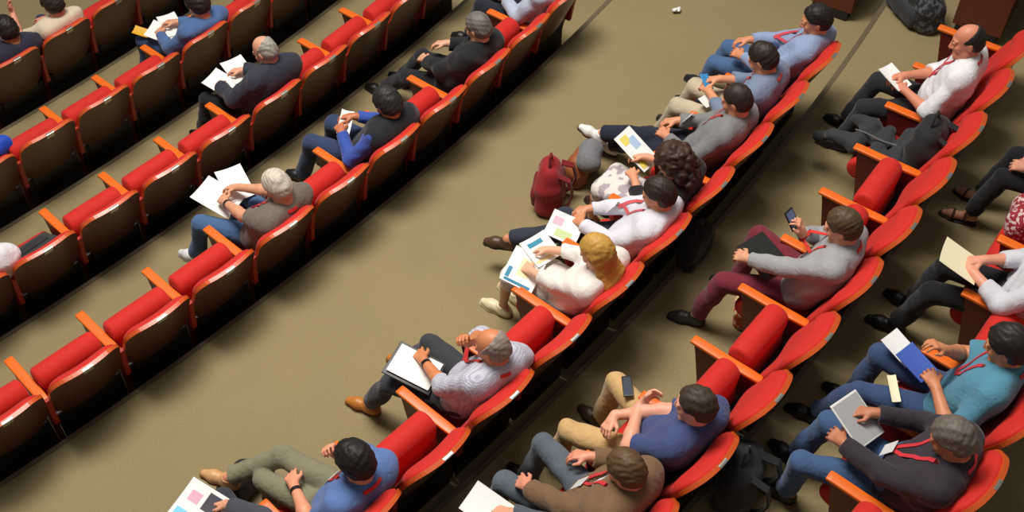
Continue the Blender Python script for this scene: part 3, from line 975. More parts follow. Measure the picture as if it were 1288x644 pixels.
JEAN, NAVY, CHAR, BLACK = (66, 90, 130), (34, 40, 56), (52, 54, 60), (26, 26, 29)
# row left of the aisle
person('A', 3, 'white-haired man in a taupe short-sleeved shirt and blue jeans reading white papers', top=(112, 102, 94), legs=(74, 104, 146), shoes=(222, 222, 226), sole=(200, 200, 200),
       hairc=WHITEH, lean=(33, 29), side=8.0, sx=0.04, twist=8, head=(38, 4, 0), sleeve='short', LW=(-.06, .40, .70), RW=(.10, .38, .72), LA=(-.26, .60, .095), RA=(.10, .56, .095), LK=(-.25, .5, 1), RK=(.45, .4, 1),
       LF=(-.3, 1, 0), lanyard=(200, 40, 45), badge=True, watch='L', LE=(-.9, -.4, -.3))
person('A', 5, 'dark-haired person with bright blue sleeves, dark vest and pink scarf holding a white sheet', top=(58, 84, 168), legs=(52, 66, 98), shoes=(30, 30, 34), hairc=(42, 42, 40), inner=(58, 84, 168), jacket=(34, 36, 42), vest=True,
       lean=(33, 27.4), side=8.0, sx=0.04, twist=0, head=(36, -4, 0), hair='thick', LW=(-.10, .16, .76), RW=(.10, .20, .77), LA=(-.20, .62, .095), RA=(.04, .58, .095), tie=(206, 120, 120), skinc=(190, 120, 84), sleeve='long')
person('A', 7, 'grey-haired man in a black suit lounging with legs stretched out', top=(200, 200, 205), jacket=(30, 31, 35), legs=(36, 36, 42), shoes=(24, 24, 26), hairc=(112, 106, 100), bald=0,
       lean=(33, 29), side=8.0, sx=0.04, head=(22, 0, 0), py=0.04, LW=(-.05, .30, .66), RW=(.20, .26, .70), LA=(-.06, .84, .095), RA=(.14, .78, .095), tie=(170, 172, 178), skinc=(218, 168, 136))
person('A', 9, 'person in a pale blue shirt and dark trousers cut off by the top edge', top=(176, 186, 206), legs=(38, 40, 52), hairc=DBR, lean=(30, 22), LW=(-.12, .22, .68), RA=(.12, .60, .095), LA=(-.10, .66, .095))
# second row left of the aisle
person('B', 3, 'balding man in a dark suit with white papers on his knees', top=(228, 228, 230), jacket=(50, 53, 66), legs=(30, 31, 36), shoes=(22, 22, 24), hairc=(165, 160, 152), hair='fringe', bald=.6,
       lean=(24.4, 14.4), side=8.0, sx=0.09, twist=-6, head=(30, 12, 0), LW=(-.10, .30, .70), RW=(.16, .30, .72), LA=(-.22, .56, .095), RA=(.04, .56, .095), LK=(-.2, .5, 1), RK=(0, .5, 1), skinc=(222, 168, 138))
person('B', -2, 'person in a white shirt at the left edge, mostly out of frame', top=(226, 226, 230), legs=CHAR, hairc=(190, 186, 182), lean=(30, 26), side=10, sx=.10, head=(30, 0, 0))
# third row left of the aisle
person('C', 2, 'person in a denim blue shirt with loose white papers on the lap', top=(78, 108, 158), legs=(66, 88, 130), shoes=(34, 32, 32), hairc=(40, 32, 26), lean=(33, 29), side=8.0, sx=0.04, head=(34, 0, 0), hair='thick', LW=(-.10, .22, .70), RW=(.10, .22, .72), LA=(-.14, .58, .095), RA=(.20, .60, .095))
# topmost-left row
person('D', 0, 'woman in a cream top with dark hair and a raised forearm', top=(222, 206, 180), legs=(54, 58, 78), hairc=(46, 36, 28), hair='thick', fem=True, lean=(33, 29), side=5.2, sx=0.00, head=(34, 0, 0), sleeve='short', LW=(-.20, .17, 1.0), LH=(.1, .2, 1), LN=(.6, -.5, 0), LE=(-.8, -.2, -.7), RW=(.12, .25, .68), skinc=(224, 158, 132))
person('D', -1, 'dark-haired person in dark navy clothes in the top left corner', top=(46, 48, 66), legs=(36, 38, 48), hairc=(34, 26, 24), lean=(33, 29), side=8.0, sx=0.04, head=(36, 0, 0), hair='thick', skinc=(176, 124, 80), LW=(-.08, .26, .72), RW=(.10, .26, .72))
# row right of the aisle
person('P', -1, 'person with charcoal trousers and a glossy magazine on the lap, at the bottom edge', top=(70, 74, 84), legs=(58, 60, 68), hairc=DBR, lean=(30, 24), head=(20, 0, 0), LW=(-.12, .42, .66), RW=(.12, .42, .66), LA=(-.10, .62, .095), RA=(.12, .62, .095), py=0.06)
person('P', 0, 'man in a blue shirt and olive trousers with tan shoes, hand at chin', top=(92, 120, 176), legs=(132, 128, 104), shoes=(206, 158, 108), sole=(120, 74, 34), hairc=BLK, hair='thick', lean=(31.3, 19.3), side=8.0, sx=0.06, twist=4, head=(22, 6, 0),
       LW=(-.09, .22, .68), RW=(.12, .02, 1.02), RH=(-.3, .25, .9), RN=(-.5, -.6, .1), RE=(.6, .5, -.9), Rcurl=(55, 60, 40), LA=(-.06, .50, .095), RA=(-.26, .72, .40), RK=(.5, .3, 1), LK=(-.3, .3, 1), RF=(-.5, 1, .15), LF=(-.15, 1, 0), lanyard=(204, 44, 44), badge=True, sleeve='short', watch='L', skinc=(226, 160, 126))
person('P', 2, 'grey balding man in a checked white shirt and tan shoes, chin on hand', top=(214, 214, 224), pat='check', col2=(170, 172, 190), psc=26, legs=(60, 62, 68), shoes=(190, 118, 50), sole=(110, 66, 26), hairc=(150, 138, 128), hair='fringe', bald=.4,
       lean=(33, 24), side=8.0, sx=0.04, twist=-8, head=(24, 12, 0), LW=(-.05, .30, .70), RW=(.08, .02, 1.02), RH=(-.4, .1, .9), RN=(-.6, -.5, 0), RE=(.35, .9, -.5), Rcurl=(60, 60, 40), LA=(-.26, .66, .095), RA=(.14, .70, .095), LK=(-.3, .5, 1), RK=(.25, .5, 1), LF=(-.35, 1, 0), RF=(-.1, 1, 0), lanyard=(200, 50, 50), badge=False, sleeve='roll', watch='L', skinc=(206, 136, 92), belly=.03)
person('P', 4, 'blonde woman in a white blouse and light skirt with printed sheets on her lap', top=(234, 228, 222), legs=(230, 226, 216), skirt=(228, 220, 212), shoes=(226, 216, 180), sole=(200, 190, 150), hairc=BLOND, hair='long', fem=True, lean=(33, 29), side=-0.9, sx=0.00, twist=6, head=(26, 8, 0), hf=.01,
       LW=(-.13, .30, .68), RW=(.09, .30, .70), LA=(-.12, .54, .095), RA=(.03, .54, .095), sleeve='three', skinc=(228, 182, 150), lanyard=None)
person('P', 5, 'dark-haired man in a white shirt and navy trousers with crossed legs and a brown shoe', top=(218, 216, 226), legs=(50, 54, 68), shoes=(84, 58, 44), hairc=DBR, lean=(33, 29), side=8.0, sx=0.04, twist=4, head=(24, 12, 0), LW=(-.12, .26, .70), RW=(.02, .30, .71), RA=(-.34, .82, .34), RK=(.0, .3, 1), RF=(-.4, 1, -.1), LA=(.04, .50, .095), LK=(-.1, .3, 1),
       lanyard=(204, 90, 96), badge=True, skinc=(206, 146, 108))
person('P', 6, 'curly dark-haired woman in black jacket and white patterned skirt', top=(232, 228, 226), jacket=(32, 30, 32), legs=(60, 50, 50), skirt=(224, 216, 212), legpat='print', col2=(170, 160, 168), psc=14, shoes=(60, 40, 34), hairc=(62, 42, 32), hair='curly', fem=True, lean=(27.3, 17.3), side=-7.0, sx=-0.09, head=(30, 10, 0),
       LW=(-.10, .22, .72), RW=(.12, .26, .74), sleeve='three', LA=(-.10, .56, .095), RA=(.06, .56, .095), skinc=(222, 160, 124))
person('P', 7, 'man in a grey shirt with long dark navy trousers and white sneakers', top=(128, 128, 130), legs=(38, 42, 60), shoes=(236, 236, 232), sole=(60, 44, 36), hairc=(52, 40, 34), hair='crop', lean=(33, 29), side=7.9, sx=0.04, head=(24, 4, 0), LW=(-.14, .26, .72), RW=(.08, .30, .70), LA=(.10, .90, .10), RA=(.02, .97, .24), RK=(-.1, .3, 1), LK=(.1, .3, 1), py=0.06, LF=(-.2, 1, .1), RF=(-.15, 1, .35),
       lanyard=(190, 60, 60), badge=True, skinc=(212, 152, 116))
person('P', 8, 'dark-haired man in a blue-grey shirt and beige trousers', top=(120, 134, 160), legs=(196, 182, 156), shoes=(52, 46, 42), hairc=(44, 34, 28), lean=(25.3, 11.3), side=3.5, sx=0.00, twist=0, head=(34, 0, 0), LW=(-.07, .26, .72), RW=(.09, .26, .74), LA=(-.04, .64, .095), RA=(.12, .60, .095), LK=(-.3, .4, 1), sleeve='three', skinc=(218, 156, 116), lanyard=(196, 70, 76), badge=False)
person('P', 9, 'man in a light blue shirt and jeans at the top end of the row', top=(142, 160, 194), legs=(76, 104, 146), shoes=(30, 30, 34), hairc=(32, 28, 27), lean=(33, 27.1), side=8.0, sx=0.09, twist=-6, head=(18, 22, 0), LW=(-.12, .24, .74), RW=(.08, .28, .76), LA=(-.08, .60, .095), RA=(.16, .66, .095), lanyard=(200, 66, 80), badge=False, skinc=(210, 146, 108))
# second row right of the aisle
person('Q', -2, 'man in a navy polo shirt and khaki trousers with folded arms', top=(66, 78, 124), legs=(206, 170, 116), shoes=(80, 60, 44), hairc=(66, 54, 44), hair='short', lean=(33, 24.3), side=8.0, sx=0.06, twist=-8, head=(14, 16, 0), py=0.04, sleeve='short', LW=(.10, .20, .80), RW=(-.03, .30, .75), LH=(.8, -.1, .3), RH=(-.9, -.1, -.2), LN=(.1, -1, .2), RN=(0, -.5, -1), LE=(-.9, .3, -.5), RE=(1, .3, -.3), LA=(-.15, .60, .095), RA=(.26, .58, .095), LK=(-.2, .4, 1), RK=(.35, .4, 1), wide=1.08, belly=.03, skinc=(226, 168, 140))
person('Q', -3, 'brown-haired man in a brown jacket over a white shirt and grey-blue jeans', top=(210, 214, 226), inner=None, jacket=(122, 94, 68), legs=(92, 102, 112), shoes=(40, 36, 34), hairc=(96, 72, 48), lean=(33, 29), side=8.0, sx=0.04, twist=0, head=(30, 0, 0), LW=(-.14, .44, .64), RW=(.26, .24, .68), LA=(-.12, .66, .095), RA=(.16, .64, .095), LK=(-.15, .4, 1), RK=(.25, .4, 1), py=0.08, lanyard=(206, 50, 52), skinc=(220, 152, 124))
person('Q', -4, 'person in grey jeans with a white paper on the lap, cut by the bottom edge', top=(84, 90, 100), legs=(112, 116, 122), hairc=DBR, lean=(33, 29), side=8.0, sx=0.04, head=(10, 0, 0), LW=(-.02, .36, .66), RW=(.24, .34, .66), RA=(.24, .58, .095), LA=(-.1, .58, .095), py=0.06)
person('Q', 1, 'man in a grey top and burgundy trousers holding up a phone', top=(158, 158, 162), legs=(118, 42, 56), shoes=(52, 52, 52), hairc=(84, 66, 46), hair='short', lean=(27.6, 15.6), side=8.0, sx=0.07, twist=6, head=(24, 10, 0), LW=(-.13, .40, .71), RW=(.145, .13, .90), RH=(-.1, .35, .9), RN=(-.3, .75, -.2), RE=(.7, .1, -.8), LE=(-.9, -.2, -.2), LA=(-.26, .58, .095), RA=(.20, .52, .095), LK=(-.3, .5, 1), RK=(.4, .5, 1), LF=(-.4, 1, 0), RF=(-.3, 1, 0), Rcurl=(40, 45, 30), hood=True, lanyard=(214, 60, 52), badge=False, skinc=(222, 164, 132))
person('Q', 5, 'balding man in a white shirt and black trousers with a white booklet', top=(228, 228, 232), legs=(42, 43, 48), shoes=(26, 26, 28), hairc=(38, 36, 36), hair='fringe', bald=.3, lean=(18.5, 8.5), side=3.6, sx=0.02, twist=0, head=(16, 22, 6), LW=(-.16, .22, .72), RW=(-.02, .28, .74), LA=(-.24, .56, .095), RA=(.0, .62, .095), LK=(-.4, .4, 1), sleeve='roll', lanyard=(206, 60, 70), badge=False, skinc=(212, 144, 116), belly=.02)
# right-hand edge row
person('R', 0, 'grey-haired balding man in a plum shirt and jeans holding a white tablet', top=(52, 46, 54), legs=(66, 92, 132), shoes=(34, 34, 36), hairc=(108, 98, 90), hair='short', lean=(31.6, 21.6), side=0.8, sx=0.00, twist=6, head=(34, 6, 0), LW=(-.11, .32, .72), RW=(.15, .28, .76), LA=(-.18, .52, .095), RA=(.06, .60, .095), LK=(-.3, .4, 1), RK=(.1, .4, 1), lanyard=(206, 50, 60), sleeve='long', skinc=(186, 124, 92), belly=.03, wide=1.05)
person('R', 1, 'dark-haired person in a teal shirt and jeans with an open blue booklet', top=(84, 140, 164), legs=(58, 78, 116), shoes=(30, 30, 34), hairc=(38, 34, 32), hair='thick', lean=(26.3, 16.3), side=8.0, sx=0.08, head=(24, 6, 0), LW=(-.07, .10, .80), RW=(.10, .16, .92), RH=(-.4, .5, .5), LE=(-.8, .1, -.7), sleeve='short', LA=(-.14, .66, .095), RA=(.10, .56, .095), LK=(-.25, .4, 1), lanyard=(196, 50, 60), badge=False, skinc=(204, 140, 100), wide=1.05)
person('R', 3, 'person in a white shirt and black trousers with a cream sheet', top=(206, 206, 214), legs=(28, 28, 31), shoes=(28, 28, 32), hairc=DBR, lean=(22, 14), sx=-.05, LW=(-.20, .30, .74), RW=(-.08, .28, .76), LA=(-.28, .60, .095), RA=(-.05, .60, .095), LK=(-.3, .4, 1), RK=(-.1, .4, 1), sleeve='three', skinc=(220, 158, 132))
person('R', 5, 'person in black with bare feet in sandals at the right edge', top=(26, 26, 28), legs=(24, 24, 27), shoes=(70, 44, 40), hairc=BLK, sandal=True, lean=(22, 14), LW=(-.16, .44, .64), RW=(-.06, .40, .66), LA=(-.16, .60, .095), RA=(.06, .60, .095), skinc=(206, 150, 124))

# ------------------------------------------------------------------ papers and devices held or lying on laps
def basis(n, v):
    n = nrm(n); v = V(v); v = nrm(v - n * (v @ n)); return np.cross(v, n), v, n      # right, up, normal

def sheet(r, s, c, w, h, label, name='paper_sheet', cat='paper', n=(0, -.25, 1), v=(0, 1, 0), mat=None, curl=.012, th=.0025, group=None):
    """one sheet, slightly bowed, lying in seat coordinates"""
    m = MB(); nu, nv = 7, 5
    def pt(i, j, k):
        a, b = i / (nu - 1) - .5, j / (nv - 1) - .5
        return (a * w, b * h, curl * (4 * a * a - .4) + curl * .6 * (b + .5) ** 2 + k)
    top = [pt(i, j, th) for i in range(nu) for j in range(nv)]; bot = [pt(i, j, 0) for i in range(nu) for j in range(nv)]
    fs = []; o = nu * nv
    for i in range(nu - 1):
        for j in range(nv - 1):
            a = i * nv + j; fs.append((a, a + nv, a + nv + 1, a + 1)); fs.append((o + a, o + a + 1, o + a + nv + 1, o + a + nv))
    per = [i * nv for i in range(nu)] + [(nu - 1) * nv + j for j in range(1, nv)] + [i * nv + nv - 1 for i in range(nu - 2, -1, -1)] + [j for j in range(nv - 2, 0, -1)]
    for q in range(len(per)):
        a, b = per[q], per[(q + 1) % len(per)]; fs.append((b, a, o + a, o + b))
    m.add(top + bot, fs)
    ob = m.build(name, mat or M_PAPER, smooth=True)
    seatm(ob, r, s, c, n, v)
    return tag(ob, label, cat, group)

def seatm(ob, r, s, c, n, v):
    o, fx, fy, rz = frame(r, s)
    X, Y, Z = basis(n, v)
    loc = Matrix(((X[0], Y[0], Z[0], c[0]), (X[1], Y[1], Z[1], c[1]), (X[2], Y[2], Z[2], c[2]), (0, 0, 0, 1)))
    ob.matrix_world = Matrix.Translation(Vector(o)) @ Matrix.Rotation(rz, 4, 'Z') @ loc

def printed(parent, rects, z=.004, curl=.012, w=.2, h=.3):
    for nm, x0, x1, y0, y1, col in rects:
        m = MB(); nu = 5; rings = []
        for i in range(nu):
            a = (x0 + (x1 - x0) * i / (nu - 1)); 
            q = []
            for b in (y0, y1):
                zz = curl * (4 * a * a - .4) + curl * .6 * (b + .5) ** 2 + z
                q.append((a * w, b * h, zz))
            rings.append([q[0], q[1], (q[1][0], q[1][1], q[1][2] - .0012), (q[0][0], q[0][1], q[0][2] - .0012)])
        m.loft(rings); m.build(nm, plain(col, rough=.6, name='print'), parent)

M_PAPER = plain((240, 240, 238), rough=.7, noise=.015, name='paper')
M_CREAM = plain((240, 232, 196), rough=.7, noise=.015, name='cream_paper')
M_BLK = plain((30, 31, 33), rough=.4, name='black_plastic')

sheet('A', 3, (-.03, .46, .650), .24, .33, 'large white paper under the white-haired man\'s hands', v=(-.25, 1, 0))
sheet('A', 3, (.15, .47, .655), .21, .30, 'white sheet on the right knee of the white-haired man in jeans', v=(.3, 1, 0))
sheet('B', 3, (-.04, .34, .665), .21, .32, 'white paper on the left knee of the man in the dark suit', v=(-.2, 1, 0))
sheet('B', 3, (.16, .38, .680), .21, .26, 'white paper in the right hand of the man in the dark suit', v=(.2, 1, 0))
sheet('A', 5, (.0, .22, .760), .10, .22, 'narrow white sheet in the hands of the person with blue sleeves', v=(.9, .6, .1), n=(-.1, -.4, 1))
sheet('C', 2, (-.05, .25, .660), .21, .30, 'white paper on the left thigh of the person in denim blue', v=(-.4, 1, 0))
sheet('C', 2, (.07, .28, .675), .18, .26, 'white paper on the right thigh of the person in denim blue', v=(.3, 1, 0))
sheet('C', 2, (-.15, .45, .640), .10, .16, 'yellow leaflet on the knee of the person in denim blue', mat=plain((222, 170, 40), rough=.6), name='leaflet', cat='leaflet', v=(-.5, 1, 0))
o = sheet('D', -1, (.0, .33, .690), .21, .30, 'white and pale blue sheet on the lap of the person in dark navy, top left', v=(.1, 1, 0))
printed(o, [('blue_print', -.3, .1, -.2, .2, (120, 190, 230))], w=.21, h=.3)
o = sheet('P', -1, (-.03, .50, .665), .30, .28, 'glossy magazine with cyan and dark pictures at the bottom edge', name='magazine', cat='magazine', v=(-.3, 1, 0), th=.006)
printed(o, [('cyan_print', -.42, -.12, -.1, .42, (120, 205, 235)), ('dark_print', .05, .42, -.4, .0, (50, 46, 60)), ('pink_print', .08, .3, .1, .35, (226, 170, 190))], z=.0075, w=.30, h=.28)
m = MB(); m.box(-.13, .13, -.17, .17, 0, .012, .004); f = m.build('clipboard', M_BLK); seatm(f, 'P', 2, (-.10, .34, .632), (0, -.2, 1), (-.3, 1, 0)); tag(f, 'black clipboard under the paper of the grey balding man in white', 'clipboard')
sheet('P', 2, (-.10, .335, .652), .215, .30, 'white sheet on the black clipboard of the grey balding man', v=(-.3, 1, 0), n=(0, -.2, 1), curl=.004)
o = sheet('P', 4, (-.13, .34, .650), .30, .24, 'printed sheet with teal shapes on the left of the blonde woman\'s lap', v=(-.3, 1, 0))
printed(o, [('teal_print', -.46, -.38, -.4, .4, (50, 130, 160)), ('teal_print', -.36, -.05, .3, .42, (60, 140, 170)), ('cream_print', -.2, .3, -.2, .15, (236, 222, 180)), ('red_print', .3, .36, -.38, -.28, (200, 70, 60))], w=.30, h=.24)
o = sheet('P', 4, (.08, .36, .665), .22, .22, 'printed sheet with a teal arc by the blonde woman\'s right hand', v=(.2, 1, 0))
printed(o, [('teal_print', -.3, .25, .18, .34, (50, 140, 170)), ('cream_print', -.42, .4, -.4, -.3, (238, 214, 150))], w=.22, h=.22)
o = sheet('P', 5, (-.20, .36, .655), .20, .24, 'colour-printed leaflet on the lap of the man with the brown shoe', name='leaflet', cat='leaflet', v=(-.2, 1, 0), n=(-.35, -.2, 1))
printed(o, [('green_print', -.4, -.1, -.3, .2, (190, 210, 150)), ('pink_print', .0, .3, .1, .4, (226, 180, 200))], w=.20, h=.24)
o = sheet('P', 6, (.13, .36, .750), .17, .33, 'white and yellow programme in the curly-haired woman\'s right hand', name='programme', cat='booklet', v=(.1, 1, .15), n=(-.2, -.5, 1))
printed(o, [('yellow_print', -.4, -.05, -.45, -.1, (226, 206, 90)), ('blue_print', .0, .35, .0, .3, (170, 196, 226)), ('yellow_print', -.3, .1, .2, .42, (232, 214, 110))], w=.17, h=.33)
sheet('P', 8, (-.10, .25, .665), .15, .10, 'small white card on the lap of the man in beige trousers', v=(.2, 1, 0))
m = MB(); m.box(-.036, .036, -.07, .07, 0, .009, .004); f = m.build('phone', plain((60, 140, 200), rough=.3)); seatm(f, 'P', 8, (.0, .33, .738), (0, -.5, 1), (.6, 1, .2)); tag(f, 'blue phone in the hands of the man in beige trousers', 'phone')

def tablet(r, s, c, w, h, n, v, label, body, face, name='tablet', cat='tablet'):
    m = MB(); m.box(-w / 2, w / 2, -h / 2, h / 2, 0, .011, .005)
    t = m.build(name, body); seatm(t, r, s, c, n, v); tag(t, label, cat)
    m = MB(); m.box(-w / 2 + .008, w / 2 - .008, -h / 2 + .012, h / 2 - .012, .0105, .0118); m.build('screen', face, t)
    return t
tablet('Q', 1, (.02, .31, .668), .25, .28, (0, -.25, 1), (.25, 1, 0), 'black laptop-sized tablet on the lap of the man in burgundy trousers', M_BLK, plain((38, 40, 40), rough=.35, name='dark_screen'))
tablet('Q', 1, (.118, .215, 1.00), .078, .150, (-.15, -.9, .6), (-.05, .45, 1), 'blue-screened phone held up by the man in burgundy trousers', M_BLK, plain((96, 128, 170), rough=.2, name='blue_screen'), name='phone', cat='phone')
tablet('Q', -2, (.265, .40, .625), .062, .155, (0, .05, 1), (.75, .7, 0), 'dark phone on the khaki knee of the man in navy', M_BLK, plain((60, 66, 80), rough=.25, name='grey_screen'), name='phone', cat='phone')
tablet('R', 0, (.06, .345, .735), .22, .28, (.05, -.45, 1), (.25, 1, .3), 'pale grey tablet held by the man in the plum shirt', plain((226, 226, 224), rough=.4), plain((172, 174, 176), rough=.3, name='pale_screen'))
sheet('Q', -4, (.17, .47, .650), .20, .26, 'white paper on the grey jeans at the bottom edge', v=(-.2, 1, 0))
o = sheet('Q', 5, (-.09, .34, .735), .15, .23, 'white booklet in the hands of the balding man in the white shirt', name='booklet', cat='booklet', v=(.35, 1, 0), th=.006)
sheet('R', 1, (.16, .40, .665), .15, .21, 'white page beside the blue booklet of the person in teal', v=(.2, 1, 0))
sheet('R', 1, (.10, .28, .690), .15, .21, 'blue booklet on the lap of the person in teal', name='booklet', cat='booklet', mat=plain((70, 100, 190), rough=.5), v=(.2, 1, 0), th=.006)
sheet('R', 1, (-.10, .30, .640), .05, .17, 'narrow cream card on the left thigh of the person in teal', mat=M_CREAM, name='card', cat='card', v=(-.75, -.6, 0), n=(-.2, 0, 1), curl=.004)
sheet('R', 3, (-.20, .40, .770), .22, .26, 'cream sheet in the hands of the person in the white shirt, right edge', mat=M_CREAM, v=(-.2, 1, .2), n=(.1, -.4, 1))

# ------------------------------------------------------------------ bags and other things on floor and seats
def soft(name, label, cat, loc, rz, L, Wd, Hh, mat, seed=1, bulge=.3, pocket=None, strap=None, group=None, lie=False, handle=None, zipc=None):
    """soft bag L long (x), Wd deep (y), Hh tall (z); base on loc"""
    F = Field(); r = Wd / 2
    n = 5
    for i in range(n):
        z = r * .62 + (Hh - r * 1.24) * i / (n - 1)
        q = 1 - bulge * abs(i / (n - 1) - .35) * .6
        F.cone((-L / 2 * q + r * .9, 0, z), (L / 2 * q - r * .9, 0, z), r * (.95 - .15 * i / (n - 1)), r * (.95 - .15 * i / (n - 1)), k=.05)
    for sx_ in (-1, 1):
        for z in (r * .45, Hh * .6):
            F.ell((sx_ * (L / 2 - r * .55), 0, z), (r * .55, r * .85, r * .5), k=.05)
    F.plane((0, 0, .0), (0, 0, -1), (0, 0, 0), max(L, Hh) * 1.2)
    root = link(name, F.mesh(name, .010, (.006, 22, seed)), mat)
    root.location = loc; root.rotation_euler = ((R_(-72) if lie else 0), 0, rz)
    if lie: root.rotation_mode = 'ZYX'; root.rotation_euler = (R_(-80), 0, rz)
    tag(root, label, cat, group)
    if pocket:
        F = Field()
        for z in (Hh * .22, Hh * .34, Hh * .45): F.cone((-L * .27, r * .85, z), (L * .27, r * .85, z), r * .35, r * .35, k=.04)
        link('pocket', F.mesh('pocket', .009, (.003, 30, seed + 4)), pocket, root)
    if strap:
        m = MB()
        for sx_ in (-1, 1):
            pts = [(sx_ * L * .22, -r * .7, Hh * .92), (sx_ * L * .25, -r * 1.5, Hh * .85), (sx_ * L * .27, -r * 1.75, Hh * .55), (sx_ * L * .28, -r * 1.45, Hh * .25), (sx_ * L * .30, -r * .8, Hh * .08)]
            sb = MB(); sb.ribbon(pts, [(0, -1, .4), (0, -1, .3), (0, -1, 0), (0, -1, -.2), (0, -1, -.3)], .05, .012); sb.build('strap', strap, root)
    if handle:
        sb = MB(); sb.tube([(-L * .16, 0, Hh * .93), (-L * .14, 0, Hh * 1.12), (-L * .06, 0, Hh * 1.24), (L * .06, 0, Hh * 1.24), (L * .14, 0, Hh * 1.12), (L * .16, 0, Hh * .93)], .011, 8); sb.build('handle', handle, root)
    if zipc:
        sb = MB(); sb.tube([(-L * .34, r * .55, Hh * .80), (-L * .2, r * .62, Hh * .86), (0, r * .66, Hh * .88), (L * .2, r * .62, Hh * .86), (L * .34, r * .55, Hh * .80)], .006, 6); sb.build('zip', zipc, root)
    return root
def in_seat(r, s, x, y, z):
    o, fx, fy, rz = frame(r, s); P = o + fx * x + fy * y + V(0, 0, z); return tuple(P), rz
BLKC = cloth((36, 37, 40), rough=.75, name='black_nylon'); BLKC2 = cloth((52, 54, 58), rough=.7, name='dark_nylon')
REDC = cloth((150, 34, 40), rough=.75, name='red_nylon'); REDC2 = cloth((120, 24, 32), rough=.75)
rzP = frame('P', 5)[3]
soft('backpack', 'dark red backpack on the carpet in front of the curly-haired woman', 'backpack', (.30, 6.42, .3003), rzP + .5, .36, .22, .42, REDC, 3, pocket=REDC2, strap=REDC2, handle=REDC2, zipc=M_DARK)
soft('handbag', 'brown leather handbag at the feet of the curly-haired woman', 'handbag', (.56, 6.72, .3003), rzP + .2, .32, .17, .24, plain((150, 84, 46), rough=.5, name='brown_leather'), 4, handle=plain((196, 98, 40), rough=.5), zipc=M_METAL)
soft('jacket', 'grey folded jacket lying over the brown handbag', 'jacket', (.62, 6.66, .53), rzP + .5, .24, .15, .10, cloth((120, 120, 124)), 14)
soft('shoulder_bag', 'black shoulder bag on the floor behind the white-shirted man with the brown shoe', 'bag', (1.34, 5.66, .5058), rzP, .34, .16, .30, BLKC, 5, pocket=BLKC2, handle=BLKC)
soft('backpack', 'black backpack on the floor behind the man in navy', 'backpack', (1.32, 3.50, .8611), frame('Q', -1)[3] + .25, .40, .24, .40, BLKC, 6, pocket=BLKC2, strap=BLKC, handle=BLKC, zipc=M_METAL)
soft('shoulder_bag', 'black bag on the carpet at the feet of the man in olive trousers', 'bag', (-1.76, 3.84, .3003), frame('P', 0)[3] + .2, .30, .16, .26, BLKC, 7, handle=BLKC)
soft('duffel_bag', 'large black duffel bag in the aisle by the top edge', 'bag', (3.60, 8.50, .5058), frame('Q', 7)[3] + .9, .62, .30, .36, cloth((40, 41, 44), pattern='print', col2=(84, 86, 90), scale=24, rough=.6), 8, pocket=BLKC2, handle=BLKC2, zipc=M_METAL)
p, rz = in_seat('B', -1, .0, .04, .452)
m = MB()
m.loft([[(x, y, zz) for x, y in rrect(-.21 + ins, .21 - ins, -.155 + ins, .155 - ins, .035, 5)] for zz, ins in ((0, .02), (.012, .004), (.05, .0), (.064, .012), (.068, .035))])
lb = m.build('laptop_bag', BLKC2); lb.location = (p[0], p[1], p[2] + .085); lb.rotation_mode = 'XYZ'; lb.rotation_euler = (R_(-30), 0, rz + .04); tag(lb, 'flat black laptop bag lying on a lowered seat at the left edge', 'bag')
m = MB(); m.loft([[(x, y, zz) for x, y in rrect(-.15, .15, -.12, .03, .02, 4)] for zz in (.066, .078)]); m.build('pocket', BLKC, lb)
m = MB(); m.tube([(-.06, .155, .03), (-.055, .185, .035), (-.03, .20, .035), (.03, .20, .035), (.055, .185, .035), (.06, .155, .03)], .009, 8); m.build('handle', BLKC, lb)
p, rz = in_seat('C', -2, .29, .03, .64); soft('pouch', 'small blue pouch on the folded seat at the left edge', 'pouch', (p[0], p[1], p[2] + .02), rz + .3, .16, .10, .12, cloth((32, 74, 190), rough=.6), 10, zipc=plain((120, 190, 90)))
p, rz = in_seat('Q', 4, .02, -.12, .45); soft('backpack', 'black backpack leaning on a lowered seat left of the balding man', 'backpack', p, rz, .42, .24, .40, BLKC, 11, pocket=BLKC2, strap=BLKC, handle=BLKC, zipc=M_METAL)
# jacket spread over that seat
F = Field(); F.cone((-.14, .02, .52), (.16, .02, .52), .075, .075, k=.06); F.cone((-.12, .18, .50), (.14, .18, .50), .065, .065, k=.06); F.cone((-.12, .34, .49), (.16, .32, .49), .055, .055, k=.06)
F.cone((-.10, .36, .49), (-.05, .55, .43), .055, .045, k=.05); F.cone((-.05, .55, .43), (.02, .66, .30), .045, .04, k=.04); F.cone((.12, .33, .50), (.20, .46, .44), .055, .045, k=.05)
jk = link('jacket', F.mesh('jacket', .010, (.008, 24, 21)), BLKC2); place(jk, 'Q', 4); tag(jk, 'black jacket heaped in front of the black backpack on the lowered seat', 'jacket')
sb = MB(); sb.ribbon([(-.06, .02, .60), (-.05, .18, .572), (-.02, .32, .555), (.0, .40, .53)], [(0, .1, 1)] * 4, .012, .006); sb.build('zip', M_METAL, jk)
p, rz = in_seat('R', 4, .10, .25, .452); soft('handbag', 'red patterned bag on the seat at the right edge', 'handbag', p, rz, .30, .16, .17, cloth((150, 40, 52), pattern='print', col2=(214, 186, 182), scale=38, rough=.6), 12, handle=REDC2)
p, rz = in_seat('Q', 1, -.02, .34, 0); soft('tote_bag', 'small orange and cream bag on the floor between burgundy trouser legs', 'bag', p, rz + .4, .20, .11, .20, cloth((206, 92, 44), pattern='print', col2=(230, 214, 160), scale=26), 13, handle=plain((190, 60, 40)))
